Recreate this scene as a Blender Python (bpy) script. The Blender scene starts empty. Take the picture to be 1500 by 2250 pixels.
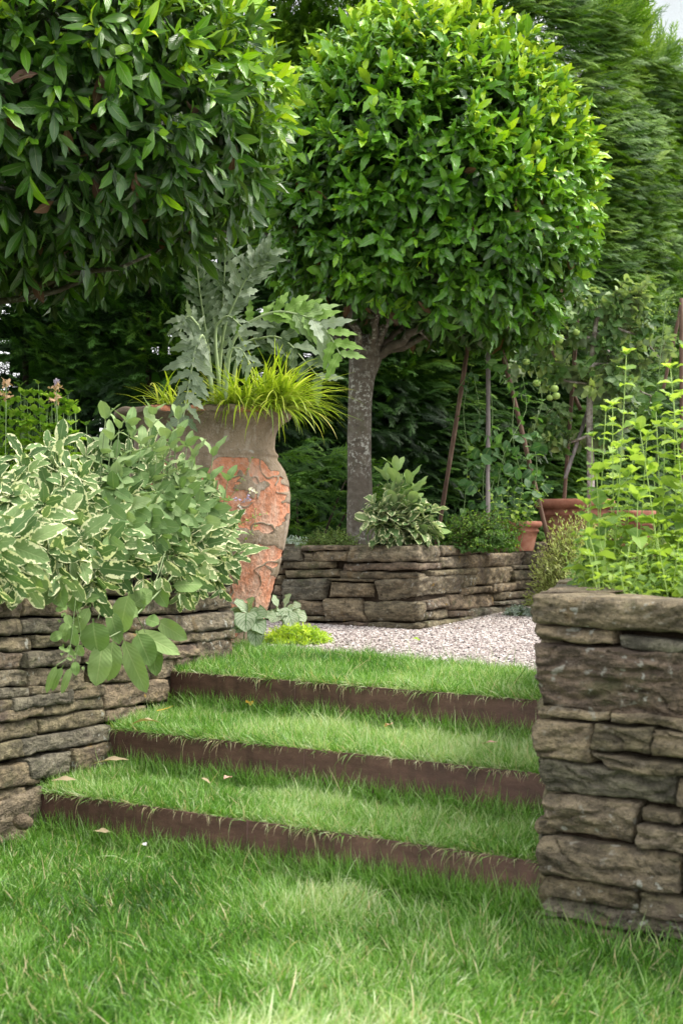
import bpy, math, numpy as np
from mathutils import Vector
RNG = np.random.default_rng(7)
R = math.radians
scene = bpy.context.scene
COL = scene.collection

# ------------------------------------------------------------------ camera
EYE, FOC, HOR = 0.85, 3000.0, 1175.0
cam_d = bpy.data.cameras.new('camera'); cam = bpy.data.objects.new('camera', cam_d); COL.objects.link(cam)
cam.location = (0, 0, EYE); cam.rotation_euler = (R(90), 0, 0)
cam_d.sensor_fit = 'VERTICAL'; cam_d.sensor_height = 36; cam_d.lens = FOC/2250*36
cam_d.shift_y = (HOR-1125)/2250
cam_d.clip_end = 2000; cam_d.clip_start = 0.05
cam_d.dof.use_dof = True; cam_d.dof.focus_distance = 5.2; cam_d.dof.aperture_fstop = 6.5
scene.camera = cam

# ------------------------------------------------------------------ light
SUN_EL, SUN_AZ = R(54), R(84)      # azimuth clockwise from +Y (view direction): to the right
w = bpy.data.worlds.new("World"); scene.world = w; w.use_nodes = True
nt = w.node_tree; nt.nodes.clear()
out = nt.nodes.new('ShaderNodeOutputWorld'); bg = nt.nodes.new('ShaderNodeBackground')
sky = nt.nodes.new('ShaderNodeTexSky'); sky.sky_type = 'NISHITA'; sky.sun_disc = False
sky.sun_elevation = SUN_EL; sky.sun_rotation = SUN_AZ; sky.dust_density = 3.0; sky.air_density = 1.0
mixc = nt.nodes.new('ShaderNodeMix'); mixc.data_type = 'RGBA'; mixc.inputs[0].default_value = 0.72
nt.links.new(sky.outputs[0], mixc.inputs[6]); mixc.inputs[7].default_value = (10.1, 10.0, 9.7, 1)   # thin bright cloud cover
nt.links.new(mixc.outputs[2], bg.inputs[0]); bg.inputs[1].default_value = 0.115
nt.links.new(bg.outputs[0], out.inputs[0])
sl = bpy.data.lights.new('sun', 'SUN'); so = bpy.data.objects.new('sun', sl); COL.objects.link(so)
sl.energy = 2.1; sl.angle = R(24); sl.color = (1, .95, .85)
sd = Vector((math.sin(SUN_AZ)*math.cos(SUN_EL), math.cos(SUN_AZ)*math.cos(SUN_EL), math.sin(SUN_EL)))
so.rotation_euler = sd.to_track_quat('Z', 'Y').to_euler()
scene.view_settings.view_transform = 'Standard'; scene.view_settings.look = 'None'
scene.view_settings.exposure = 1.4; scene.view_settings.gamma = 1
scene.cycles.max_bounces = 6; scene.cycles.transparent_max_bounces = 4
scene.cycles.use_denoising = True

# ------------------------------------------------------------------ numpy helpers
def vnoise(p):
    p = np.asarray(p, float); i = np.floor(p).astype(np.int64); f = p-i; f = f*f*(3-2*f)
    def h(a, b, c):
        n = (a*73856093) ^ (b*19349663) ^ (c*83492791); n &= 0xffffffff
        n = ((n ^ (n >> 13))*1274126177) & 0xffffffff; n ^= n >> 16
        return (n & 0xffffff)/float(0xffffff)*2-1
    x, y, z = i[..., 0], i[..., 1], i[..., 2]; fx, fy, fz = f[..., 0], f[..., 1], f[..., 2]
    r = 0
    for a in (0, 1):
        for b in (0, 1):
            for c in (0, 1):
                r = r+h(x+a, y+b, z+c)*(fx if a else 1-fx)*(fy if b else 1-fy)*(fz if c else 1-fz)
    return r
def fbm(p, o=4, g=.5):
    p = np.asarray(p, float); s = 0; a = 1; t = 0
    for k in range(o):
        s = s+a*vnoise(p*(2**k)+17.3*k); t += a; a *= g
    return s/t
def unit(v):
    v = np.asarray(v, float); return v/np.maximum(np.linalg.norm(v, axis=-1, keepdims=True), 1e-9)
def rv(n, s=1.0): return RNG.normal(0, s, (n, 3))
def U(a, b, n=None): return RNG.uniform(a, b, n)
def at(px, py, Y): return np.array([(px-750)/FOC*Y, Y, EYE-(py-HOR)/FOC*Y])

class Acc:
    def __init__(s): s.v = []; s.f = []; s.uv = []; s.r = []; s.n = 0
    def add(s, v, f, uv=None, r=0.5):
        v = np.asarray(v, float).reshape(-1, 3); f = np.asarray(f, np.int64).reshape(-1, 4)
        s.v.append(v); s.f.append(f+s.n); s.n += len(v)
        s.uv.append(np.zeros((len(v), 2)) if uv is None else np.asarray(uv, float).reshape(-1, 2))
        s.r.append(np.full(len(v), r) if np.isscalar(r) else np.asarray(r, float).ravel())
    def tube(s, pts, rad, seg=7, r=.5, cap=True):
        pts = np.asarray(pts, float); n = len(pts)
        rad = np.full(n, rad) if np.isscalar(rad) else np.asarray(rad, float)
        if cap:
            pts = np.vstack([pts[:1], pts, pts[-1:]]); rad = np.concatenate([[1e-4], rad, [1e-4]]); n += 2
        t = np.gradient(pts, axis=0); t[0] = pts[min(2, n-1)]-pts[0]; t[-1] = pts[-1]-pts[max(0, n-3)]; t = unit(t)
        ref = np.array([0, 0, 1.]) if abs(t[:, 2]).mean() < .8 else np.array([1., 0, 0])
        a = unit(np.cross(t, ref)); b = np.cross(t, a)
        th = np.linspace(0, 2*math.pi, seg, endpoint=False)
        ring = a[:, None, :]*np.cos(th)[None, :, None]+b[:, None, :]*np.sin(th)[None, :, None]
        v = pts[:, None, :]+ring*rad[:, None, None]
        i = np.arange(n-1)[:, None]*seg; j = np.arange(seg)[None, :]; k = (j+1) % seg
        f = np.stack([i+j, i+k, i+seg+k, i+seg+j], -1)
        uv = np.stack(np.broadcast_arrays((j/seg)*np.ones((n, 1)), np.linspace(0, 1, n)[:, None]*np.ones((1, seg))), -1)
        s.add(v, f, uv, r)
    def grid(s, G, r=.5, uv=None):           # G (a,b,3)
        a, b = G.shape[:2]; i = np.arange(a-1)[:, None]*b; j = np.arange(b-1)[None, :]
        s.add(G, np.stack([i+j, i+j+1, i+b+j+1, i+b+j], -1), uv, r)
    def box(s, c, h, r=.5):
        c = np.array(c); v = np.array([[x, y, z] for x in (-1, 1) for y in (-1, 1) for z in (-1, 1)])*np.array(h)+c
        s.add(v, [[0, 1, 3, 2], [4, 6, 7, 5], [0, 4, 5, 1], [2, 3, 7, 6], [0, 2, 6, 4], [1, 5, 7, 3]], None, r)
    def build(s, name, mat, parent=None, smooth=True):
        v = np.vstack(s.v); f = np.vstack(s.f); uv = np.vstack(s.uv); r = np.concatenate(s.r)
        q = parent
        while q is not None: v = v-np.array(q.location); q = q.parent
        m = bpy.data.meshes.new(name)
        m.vertices.add(len(v)); m.vertices.foreach_set('co', v.astype(np.float32).ravel())
        nf = len(f); m.loops.add(nf*4); m.loops.foreach_set('vertex_index', f.astype(np.int32).ravel())
        m.polygons.add(nf); m.polygons.foreach_set('loop_start', np.arange(0, nf*4, 4, dtype=np.int32))
        m.polygons.foreach_set('use_smooth', np.full(nf, smooth))
        l = m.uv_layers.new(name='UVMap'); l.data.foreach_set('uv', uv[f.ravel()].astype(np.float32).ravel())
        at_ = m.attributes.new('rnd', 'FLOAT', 'POINT'); at_.data.foreach_set('value', r.astype(np.float32))
        m.materials.append(mat); m.update(calc_edges=True)
        o = bpy.data.objects.new(name, m); COL.objects.link(o)
        if parent is not None: o.parent = parent
        return o
def tag(o, label=None, cat=None, group=None, kind=None):
    if label: o['label'] = label
    if cat: o['category'] = cat
    if group: o['group'] = group
    if kind: o['kind'] = kind
    return o
def thing(name, loc, label, cat, group=None):
    o = bpy.data.objects.new(name, None); o.location = [float(x) for x in loc]; o.empty_display_size = .1; COL.objects.link(o)
    return tag(o, label, cat, group)

# ------------------------------------------------------------------ materials
class M:
    def __init__(s, name):
        s.m = bpy.data.materials.new(name); s.m.use_nodes = True; s.t = s.m.node_tree; s.t.nodes.clear()
        s.out = s.t.nodes.new('ShaderNodeOutputMaterial')
    def n(s, ty, **k):
        x = s.t.nodes.new(ty)
        for a, b in k.items(): setattr(x, a, b)
        return x
    def l(s, a, b): s.t.links.new(a, b)
    def attr(s, n='rnd'): return s.n('ShaderNodeAttribute', attribute_name=n).outputs['Fac']
    def obj(s): return s.n('ShaderNodeTexCoord').outputs['Object']
    def noise(s, scale, detail=4, vec=None, rough=.55, sc3=None):
        x = s.n('ShaderNodeTexNoise'); x.inputs['Scale'].default_value = scale; x.inputs['Detail'].default_value = detail
        x.inputs['Roughness'].default_value = rough
        v = vec or s.obj()
        if sc3:
            mp = s.n('ShaderNodeMapping'); mp.inputs['Scale'].default_value = sc3; s.l(v, mp.inputs[0]); v = mp.outputs[0]
        s.l(v, x.inputs['Vector']); return x.outputs['Fac']
    def ramp(s, fac, stops, interp='LINEAR'):
        x = s.n('ShaderNodeValToRGB'); x.color_ramp.interpolation = interp; e = x.color_ramp.elements
        while len(e) < len(stops): e.new(.5)
        for i, (p, c) in enumerate(stops):
            e[i].position = p; e[i].color = (*c, 1) if len(c) == 3 else c
        s.l(fac, x.inputs[0]); return x.outputs[0]
    def mix(s, fac, a, b, mode='MIX'):
        x = s.n('ShaderNodeMix', data_type='RGBA', blend_type=mode)
        for sock, v in ((0, fac), (6, a), (7, b)):
            if isinstance(v, (int, float)): x.inputs[sock].default_value = v
            elif isinstance(v, tuple): x.inputs[sock].default_value = (*v, 1)
            else: s.l(v, x.inputs[sock])
        return x.outputs[2]
    def math(s, op, a, b=0.0, c=None, clamp=False):
        x = s.n('ShaderNodeMath', operation=op, use_clamp=clamp)
        for i, v in enumerate((a, b, c)):
            if v is None: continue
            if isinstance(v, (int, float)): x.inputs[i].default_value = v
            else: s.l(v, x.inputs[i])
        return x.outputs[0]
    def step(s, v, a, b): 
        x = s.n('ShaderNodeMapRange', interpolation_type='SMOOTHSTEP'); s.l(v, x.inputs[0])
        x.inputs[1].default_value = a; x.inputs[2].default_value = b; return x.outputs[0]
    def bump(s, h, strength=.5, dist=.01):
        x = s.n('ShaderNodeBump'); x.inputs['Strength'].default_value = strength; x.inputs['Distance'].default_value = dist
        s.l(h, x.inputs['Height']); return x.outputs[0]
    def bsdf(s, col, rough=.6, normal=None, spec=.5, metal=0, trans=0, tcol=None):
        b = s.n('ShaderNodeBsdfPrincipled')
        for k, v in (('Base Color', col), ('Roughness', rough), ('Specular IOR Level', spec), ('Metallic', metal)):
            if isinstance(v, (int, float)): b.inputs[k].default_value = v
            elif isinstance(v, tuple): b.inputs[k].default_value = (*v, 1)
            else: s.l(v, b.inputs[k])
        if normal is not None: s.l(normal, b.inputs['Normal'])
        o = b.outputs[0]
        if trans:
            t = s.n('ShaderNodeBsdfTranslucent')
            tc = s.mix(1.0, col if not isinstance(col, tuple) else s.mix(0.0, col, col), tcol or (1.6, 1.7, .6), 'MULTIPLY')
            s.l(tc, t.inputs[0])
            a = s.n('ShaderNodeAddShader') if False else s.n('ShaderNodeMixShader')
            a.inputs[0].default_value = trans; s.l(o, a.inputs[1]); s.l(t.outputs[0], a.inputs[2]); o = a.outputs[0]
        s.l(o, s.out.inputs[0]); return s.m
    def uv(s):
        sx = s.n('ShaderNodeSeparateXYZ'); s.l(s.n('ShaderNodeUVMap').outputs[0], sx.inputs[0]); return sx.outputs[0], sx.outputs[1]

def leaf_mat(name, stops, rough=.42, trans=.28, under=None, vein=(.5, .5), edge=None, veinbump=.35, spec=.5, tcol=None, velvet=0, veinlight=0.25):
    m = M(name); c = m.ramp(m.attr(), stops)
    u, v = m.uv()
    du = m.math('ABSOLUTE', m.math('SUBTRACT', u, .5))
    mid = m.math('SUBTRACT', 1, m.step(du, .0, .055))
    # side veins
    sv = m.math('SINE', m.math('MULTIPLY', m.math('SUBTRACT', v, m.math('MULTIPLY', du, .45)), 60))
    blot = m.noise(35, 2)
    c = m.mix(m.math('MULTIPLY', m.step(blot, .3, .75), .3), c, m.mix(.5, c, (.55, .6, .4), 'MULTIPLY'))
    if edge:
        nz = m.noise(60, 2); e = m.math('ADD', m.math('MULTIPLY', du, 2), m.math('MULTIPLY', m.math('SUBTRACT', nz, .5), edge[2]))
        c = m.mix(m.step(e, edge[1]-.06, edge[1]+.06), c, edge[0])
    c = m.mix(m.math('MULTIPLY', mid, veinlight), c, m.mix(.5, c, (.8, .85, .45)))
    if under:
        g = m.n('ShaderNodeNewGeometry'); c = m.mix(g.outputs['Backfacing'], c, m.mix(under[1], c, under[0]))
    h = m.math('ADD', m.math('MULTIPLY', sv, .4), m.math('MULTIPLY', mid, -1.2))
    if velvet: h = m.math('ADD', h, m.math('MULTIPLY', m.noise(400, 2), velvet))
    return m.bsdf(c, rough, m.bump(h, veinbump, .0015), spec, 0, trans, tcol)

def stone_mat(name, dark=1.0):
    m = M(name); r = m.attr(); o = m.obj()
    base = m.ramp(r, [(0, (.14, .125, .088)), (.2, (.24, .20, .145)), (.4, (.165, .16, .135)), (.6, (.275, .22, .165)), (.8, (.18, .165, .115)), (1, (.17, .128, .11))])
    lay = m.noise(14, 5, o, .65, (1, 1, 3.2)); fine = m.noise(120, 4, o, .7)
    c = m.mix(m.step(lay, .35, .7), m.mix(1.0, base, (.5, .48, .44), 'MULTIPLY'), m.mix(1.0, base, (1.45, 1.38, 1.2), 'MULTIPLY'))
    c = m.mix(m.math('MULTIPLY', m.step(fine, .45, .7), .5), c, m.mix(1.0, c, (1.55, 1.5, 1.45), 'MULTIPLY'))
    c = m.mix(m.math('MULTIPLY', m.math('SUBTRACT', 1, m.step(m.noise(75, 5, o, .75), .36, .5)), .6), c, (.035, .03, .02)); c = m.mix(m.math('MULTIPLY', m.step(m.noise(48, 5, o, .75), .55, .68), .35), c, (.36, .31, .24))
    pur = m.noise(5.5, 3, o); c = m.mix(m.math('MULTIPLY', m.step(pur, .55, .72), .5), c, (.09, .06, .058))
    och = m.noise(8.3, 4, m.n('ShaderNodeTexCoord').outputs['Object'], .6, (1.3, 1.3, 1)); c = m.mix(m.math('MULTIPLY', m.step(och, .6, .74), .45), c, (.2, .13, .055))
    mo = m.noise(6.7, 6, o, .7, (1, 1, 1.6)); c = m.mix(m.math('MULTIPLY', m.step(mo, .54, .68), .55), c, (.055, .068, .022))
    li = m.noise(38, 3, o, .5); li2 = m.noise(4.2, 2, o)
    lich = m.math('MULTIPLY', m.step(li, .61, .68), m.step(li2, .45, .62))
    c = m.mix(m.math('MULTIPLY', lich, .8), c, (.42, .42, .37))
    yl = m.math('MULTIPLY', m.step(m.noise(22, 3, o, .5, (1.1, 1, 1)), .66, .72), m.step(m.noise(2.3, 1, o), .55, .65))
    c = m.mix(m.math('MULTIPLY', yl, .7), c, (.42, .27, .05))
    pit = m.noise(260, 2, o)
    h = m.math('ADD', m.math('MULTIPLY', lay, 1.5), m.math('ADD', m.math('MULTIPLY', fine, .8), m.math('MULTIPLY', pit, .25)))
    return m.bsdf(c, .92, m.bump(h, 1.0, .018), .25)

MAT = {}
MAT['stone'] = stone_mat('weathered_sandstone')
m = M('dark_soil'); c = m.ramp(m.noise(40, 4), [(0, (.012, .009, .006)), (1, (.05, .036, .024))]); MAT['soil'] = m.bsdf(c, 1, m.bump(m.noise(60, 5), 1, .02), .1)
m = M('wall_core'); MAT['core'] = m.bsdf((.012, .010, .009), 1, None, .05)
m = M('lawn_base'); c = m.ramp(m.noise(60, 4), [(0, (.02, .035, .008)), (.6, (.05, .085, .02)), (1, (.10, .10, .035))]); MAT['turf'] = m.bsdf(c, 1, m.bump(m.noise(90, 3), 1, .01), .1)
m = M('gravel'); vo = m.n('ShaderNodeTexVoronoi'); vo.inputs['Scale'].default_value = 130; m.l(m.obj(), vo.inputs['Vector'])
sp = m.n('ShaderNodeSeparateColor'); m.l(vo.outputs['Color'], sp.inputs[0])
c = m.ramp(sp.outputs[0], [(0, (.16, .14, .14)), (.15, (.30, .26, .25)), (.6, (.44, .38, .36)), (1, (.62, .57, .54))])
MAT['gravel'] = m.bsdf(c, .95, m.bump(m.math('MULTIPLY', vo.outputs['Distance'], -1), 1, .008), .2)
m = M('gravel_stones'); c = m.ramp(m.attr(), [(0, (.10, .09, .09)), (.12, (.28, .24, .23)), (.5, (.46, .395, .375)), (.85, (.6, .55, .52)), (1, (.75, .72, .7))]); MAT['pebble'] = m.bsdf(c, .85, None, .3)
m = M('rusted_steel'); n1 = m.noise(9, 6, None, .7, (1, 1, 3)); n2 = m.noise(140, 4)
c = m.ramp(n1, [(.3, (.058, .030, .022)), (.5, (.10, .052, .040)), (.7, (.155, .085, .062))]); c = m.mix(m.math('MULTIPLY', m.step(n2, .45, .7), .5), c, (.10, .055, .042))
dr = m.noise(30, 3, None, .5, (1, 1, .08)); c = m.mix(m.math('MULTIPLY', m.step(dr, .5, .7), .35), c, (.03, .018, .014))
MAT['corten'] = m.bsdf(c, .62, m.bump(m.math('ADD', n1, n2), .4, .004), .4)
MAT['grass'] = None
def grass_mat(name, stops, trans=.35, rough=.45):
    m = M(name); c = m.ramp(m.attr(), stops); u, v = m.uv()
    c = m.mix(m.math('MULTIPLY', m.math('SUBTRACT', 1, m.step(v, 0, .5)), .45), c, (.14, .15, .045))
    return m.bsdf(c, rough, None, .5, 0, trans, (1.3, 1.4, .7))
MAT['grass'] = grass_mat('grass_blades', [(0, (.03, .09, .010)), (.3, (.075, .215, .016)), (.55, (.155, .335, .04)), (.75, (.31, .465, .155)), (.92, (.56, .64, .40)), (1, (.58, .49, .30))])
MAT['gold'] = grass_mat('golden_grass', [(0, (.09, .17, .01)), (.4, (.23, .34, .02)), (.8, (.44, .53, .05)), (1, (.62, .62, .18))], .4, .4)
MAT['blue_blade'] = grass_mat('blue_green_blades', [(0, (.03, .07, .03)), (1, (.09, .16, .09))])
m = M('bark'); o = m.obj(); b1 = m.noise(16, 6, o, .65, (1, 1, 1.5)); sp_ = m.step(m.noise(48, 4, o, .65), .51, .62); sp2 = m.step(m.noise(4, 2, o), .38, .6)
c = m.ramp(b1, [(.25, (.055, .045, .036)), (.5, (.105, .088, .07)), (.75, (.17, .15, .125))]); c = m.mix(m.math('MULTIPLY', m.math('MULTIPLY', sp_, sp2), .75), c, (.42, .42, .38))
c = m.mix(m.math('MULTIPLY', m.step(m.noise(7, 3, o), .55, .7), .4), c, (.085, .09, .05))
MAT['bark'] = m.bsdf(c, .9, m.bump(m.math('ADD', b1, m.noise(60, 3, o, .6, (1, 1, .35))), .6, .012), .2)
m = M('pale_bark'); b1 = m.noise(30, 5, None, .6); c = m.ramp(b1, [(.3, (.12, .095, .08)), (.5, (.30, .26, .23)), (.68, (.50, .47, .44))]); MAT['pale_bark'] = m.bsdf(c, .9, m.bump(b1, .6, .01), .2)
m = M('weathered_cane'); b1 = m.noise(25, 5, None, .6, (1, 1, .2)); c = m.ramp(b1, [(.3, (.07, .04, .03)), (.6, (.15, .095, .07)), (.8, (.26, .2, .16))]); MAT['cane'] = m.bsdf(c, .8, m.bump(b1, .5, .006), .2)
m = M('grey_cane'); b1 = m.noise(25, 5, None, .6, (1, 1, .2)); c = m.ramp(b1, [(.3, (.12, .10, .10)), (.6, (.22, .19, .185)), (.8, (.36, .33, .32))]); MAT['cane_grey'] = m.bsdf(c, .8, m.bump(b1, .5, .006), .2)
m = M('terracotta'); b1 = m.noise(12, 5); c = m.ramp(b1, [(.3, (.13, .05, .032)), (.5, (.24, .095, .06)), (.7, (.33, .17, .12))]); MAT['terra'] = m.bsdf(c, .85, m.bump(m.noise(80, 4), .4, .004), .25)
m = M('aged_urn'); o = m.obj(); r = m.attr()
pl = m.noise(9, 6, o, .65, (1, 1, .55)); pf = m.noise(90, 4, o, .7)
pc = m.ramp(pl, [(.28, (.12, .09, .06)), (.45, (.21, .16, .11)), (.62, (.29, .225, .165)), (.8, (.36, .31, .25))])
pc = m.mix(m.math('MULTIPLY', m.step(pf, .5, .72), .5), pc, (.33, .285, .24))
pc = m.mix(m.math('MULTIPLY', m.step(m.noise(5, 4, o, .6, (1, 1, .25)), .52, .68), .35), pc, (.09, .08, .045))
pc = m.mix(m.math('MULTIPLY', m.step(m.noise(55, 5, o, .75), .52, .66), .5), pc, (.10, .075, .05)); pc = m.mix(m.math('MULTIPLY', m.step(m.noise(24, 5, o, .7, (1, 1, .4)), .54, .66), .5), pc, (.40, .35, .30))
tn = m.noise(26, 6, o, .7); tc = m.ramp(tn, [(.25, (.17, .08, .045)), (.42, (.34, .14, .075)), (.58, (.50, .21, .12)), (.8, (.56, .34, .24))])
tc = m.mix(m.math('MULTIPLY', m.step(m.noise(13, 5, o, .75), .55, .62), .55), tc, (.19, .10, .06))
tc = m.mix(m.math('MULTIPLY', m.step(m.noise(70, 4, o, .7), .56, .66), .45), tc, (.40, .34, .30)); tc = m.mix(m.math('MULTIPLY', m.step(m.noise(6, 5, o, .7, (1, 1, .5)), .46, .66), .6), tc, (.42, .33, .26))
c = m.mix(m.step(r, .46, .54), pc, tc)
rimd = m.math('SUBTRACT', 1, m.step(m.math('ABSOLUTE', m.math('SUBTRACT', r, .47)), .015, .05)); c = m.mix(m.math('MULTIPLY', rimd, .7), c, (.06, .04, .03))
lc = m.math('MULTIPLY', m.step(m.noise(30, 4, o), .6, .68), m.step(m.noise(5, 2, o), .5, .6)); c = m.mix(m.math('MULTIPLY', lc, .6), c, (.40, .40, .38))
MAT['urn'] = m.bsdf(c, .92, m.bump(m.math('ADD', m.math('MULTIPLY', tn, 1.2), pf), .8, .008), .2)
# foliage
MAT['bay'] = leaf_mat('serrated_tree_leaf', [(0, (.016, .045, .010)), (.3, (.05, .15, .012)), (.55, (.105, .28, .012)), (.78, (.22, .43, .014)), (1, (.44, .58, .02))], .33, .22, ((.10, .14, .05), .4), spec=.5)
MAT['laurel'] = leaf_mat('glossy_tree_leaf', [(0, (.018, .045, .012)), (.38, (.042, .12, .015)), (.63, (.10, .245, .012)), (.8, (.24, .44, .01)), (1, (.44, .60, .015))], .28, .24, ((.09, .12, .06), .4), spec=.5)
MAT['dead_leaf'] = leaf_mat('dead_leaf', [(0, (.05, .022, .01)), (.6, (.13, .06, .025)), (1, (.22, .13, .07))], .7, .15)
CREAM = (.74, .74, .46)
MAT['sage_var'] = leaf_mat('cream_edged_sage', [(0, (.05, .10, .03)), (.5, (.12, .21, .075)), (1, (.25, .34, .14))], .75, .25, ((.32, .38, .25), .4), edge=(CREAM, .78, 2.2), veinbump=.3, spec=.25, tcol=(1.2, 1.3, .8), velvet=.6)
MAT['sage'] = leaf_mat('grey_green_sage', [(0, (.08, .145, .05)), (.5, (.18, .28, .11)), (1, (.33, .42, .21))], .8, .22, ((.27, .34, .2), .4), veinbump=.3, spec=.22, tcol=(1.2, 1.35, .7), velvet=.8)
MAT['sage_big'] = leaf_mat('broad_green_sage', [(0, (.11, .19, .055)), (.5, (.18, .29, .09)), (1, (.28, .39, .15))], .75, .22, ((.25, .34, .17), .4), veinbump=.3, spec=.25, tcol=(1.2, 1.35, .6), velvet=.8)
MAT['cardoon'] = leaf_mat('silver_cardoon_leaf', [(0, (.05, .09, .035)), (.4, (.11, .16, .085)), (.65, (.22, .28, .19)), (.85, (.36, .42, .31)), (.93, (.16, .28, .05)), (1, (.16, .28, .05))], .6, .22, ((.3, .36, .27), .5), veinbump=.7, spec=.3, tcol=(1.1, 1.3, .7))
MAT['mint'] = leaf_mat('lime_herb_leaf', [(0, (.05, .11, .025)), (.4, (.15, .26, .055)), (.75, (.27, .40, .09)), (1, (.44, .56, .17))], .55, .38, ((.4, .5, .15), .4), spec=.3)
MAT['herb'] = leaf_mat('mid_green_herb_leaf', [(0, (.025, .065, .012)), (.5, (.055, .13, .02)), (.85, (.12, .23, .03)), (1, (.25, .36, .05))], .6, .28, spec=.3)
MAT['thyme'] = leaf_mat('thyme_leaf', [(0, (.05, .10, .025)), (.5, (.13, .21, .05)), (1, (.28, .38, .12))], .6, .25, spec=.3)
MAT['lavender'] = leaf_mat('pale_needle_leaf', [(0, (.16, .21, .06)), (.5, (.36, .43, .14)), (1, (.56, .60, .27))], .65, .25, spec=.3)
MAT['sedum'] = leaf_mat('golden_sedum_leaf', [(0, (.16, .3, .02)), (.5, (.36, .52, .03)), (1, (.58, .7, .08))], .5, .3, spec=.4)
MAT['silver'] = leaf_mat('silver_rosette_leaf', [(0, (.26, .34, .29)), (1, (.6, .66, .6))], .7, .15, spec=.3)
MAT['apple_leaf'] = leaf_mat('apple_leaf', [(0, (.035, .085, .022)), (.5, (.085, .175, .045)), (.85, (.2, .3, .12)), (1, (.36, .46, .17))], .5, .28, ((.28, .33, .25), .5), spec=.4)
MAT['vine'] = leaf_mat('vine_leaf', [(0, (.025, .07, .022)), (.6, (.06, .15, .04)), (1, (.13, .25, .06))], .55, .3, spec=.35)
MAT['stripe'] = leaf_mat('striped_lime_leaf', [(0, (.11, .24, .02)), (.5, (.2, .37, .03)), (1, (.36, .52, .08))], .55, .32, spec=.35)
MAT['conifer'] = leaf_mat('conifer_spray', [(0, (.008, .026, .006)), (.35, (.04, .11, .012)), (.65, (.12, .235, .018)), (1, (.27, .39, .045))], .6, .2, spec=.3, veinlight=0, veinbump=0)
m = M('silver_heart_leaf'); u, v = m.uv(); du = m.math('ABSOLUTE', m.math('SUBTRACT', u, .5))
ve = m.math('ABSOLUTE', m.math('SINE', m.math('MULTIPLY', m.math('SUBTRACT', v, m.math('MULTIPLY', du, 1.1)), 16))); ve = m.math('SUBTRACT', 1, m.step(ve, .12, .4))
ve = m.math('MAXIMUM', ve, m.math('SUBTRACT', 1, m.step(du, .01, .04))); ed = m.step(m.math('MULTIPLY', du, 2), .82, .97)
c = m.ramp(m.attr(), [(0, (.16, .22, .13)), (1, (.36, .42, .30))]); c = m.mix(m.math('MULTIPLY', m.math('MAXIMUM', ve, ed), .85), c, (.05, .12, .03)); MAT['brunnera'] = m.bsdf(c, .6, m.bump(ve, .5, .002), .3, 0, .2)
def plain(name, col, rough=.6, trans=0, spec=.3):
    m = M(name); c = m.mix(m.noise(30, 3), tuple(x*.75 for x in col), tuple(min(1, x*1.25) for x in col)); return m.bsdf(c, rough, None, spec, 0, trans)
MAT['stem_green'] = plain('green_stem', (.16, .24, .09)); MAT['stem_pale'] = plain('pale_woolly_stem', (.19, .25, .12), .8); MAT['stem_brown'] = plain('woody_stem', (.09, .06, .035), .9)
MAT['stem_lime'] = plain('lime_stem', (.3, .42, .12)); MAT['rib'] = plain('cardoon_rib', (.34, .43, .22)); MAT['twig'] = plain('hedge_twig', (.035, .024, .016), .9)
MAT['apple'] = plain('green_apple', (.28, .4, .1), .4); MAT['petal_lilac'] = plain('lilac_petal', (.4, .34, .62), .6, .3); MAT['petal_buff'] = plain('faded_bracts', (.48, .32, .2), .8, .2)
MAT['petal_white'] = plain('white_petal', (.68, .64, .68), .6, .3); MAT['yellow_leaf'] = plain('yellowed_leaf', (.55, .33, .05), .6, .2); MAT['dry_leaf'] = plain('dry_leaf', (.36, .29, .18), .8, .15); MAT['pink_leaf'] = plain('dry_pinkish_leaf', (.5, .3, .24), .8, .15)
MAT['render_wall'] = plain('painted_wall', (.62, .65, .68), .8); m = M('window_glass'); MAT['glass'] = m.bsdf((.05, .07, .09), .08, None, .8)

# ------------------------------------------------------------------ leaf templates
def tmpl(nl, shape, fold=.25, bend=.4, wave=0, serr=0, nw=2, twist=0, wf=9):
    v = np.linspace(0, 1, nl+1); w = np.array([shape(x) for x in v])
    if serr: w = w*np.where(np.arange(nl+1) % 2 == 1, 1+serr, 1-serr); w[-1] = w[-1]*.3
    u = np.linspace(-1, 1, nw+1)
    th = bend*(v-.15); y = np.concatenate([[0], np.cumsum(np.cos(th[1:]))])/nl; z0 = -np.concatenate([[0], np.cumsum(np.sin(th[1:]))])/nl
    X = u[None, :]*w[:, None]; Zb = z0[:, None]+0*X; Z = fold*np.abs(X)+wave*np.sin(v*wf)[:, None]*np.abs(u)[None, :]*np.sign(u)[None, :]*w[:, None]*.7+wave*np.sin(v*wf*1.7+1)[:, None]*np.abs(u)[None, :]*w[:, None]
    Yv = y[:, None]+0*X
    if twist:
        a = twist*v[:, None]; X, Z2 = X*np.cos(a), Z+X*np.sin(a); Z = Z2
    G = np.stack([X, Yv, Zb, Z], -1); a, b = G.shape[:2]; i = np.arange(a-1)[:, None]*b; j = np.arange(b-1)[None, :]
    f = np.stack([i+j, i+j+1, i+b+j+1, i+b+j], -1).reshape(-1, 4)
    uv = np.stack([(u[None, :]+1)/2+0*X, v[:, None]+0*X], -1).reshape(-1, 2)
    return G.reshape(-1, 4), f, uv
def lance(wm, peak=.45, p0=.06, tip=.004):
    def s(x):
        if x < .06: return .012
        t = (x-.06)/.94; k = math.log(.5)/math.log(peak)
        return max(tip, wm*math.sin(math.pi*min(1, t**k))**.85)
    return s
def oval(wm, peak=.5, stalk=.08, tip=.01, e=.6):
    def s(x):
        if x < stalk: return .02
        t = (x-stalk)/(1-stalk); k = math.log(.5)/math.log(peak)
        return max(tip, wm*max(0, 1-abs(2*t**k-1)**2.3)**(e+.02))
    return s
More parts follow.
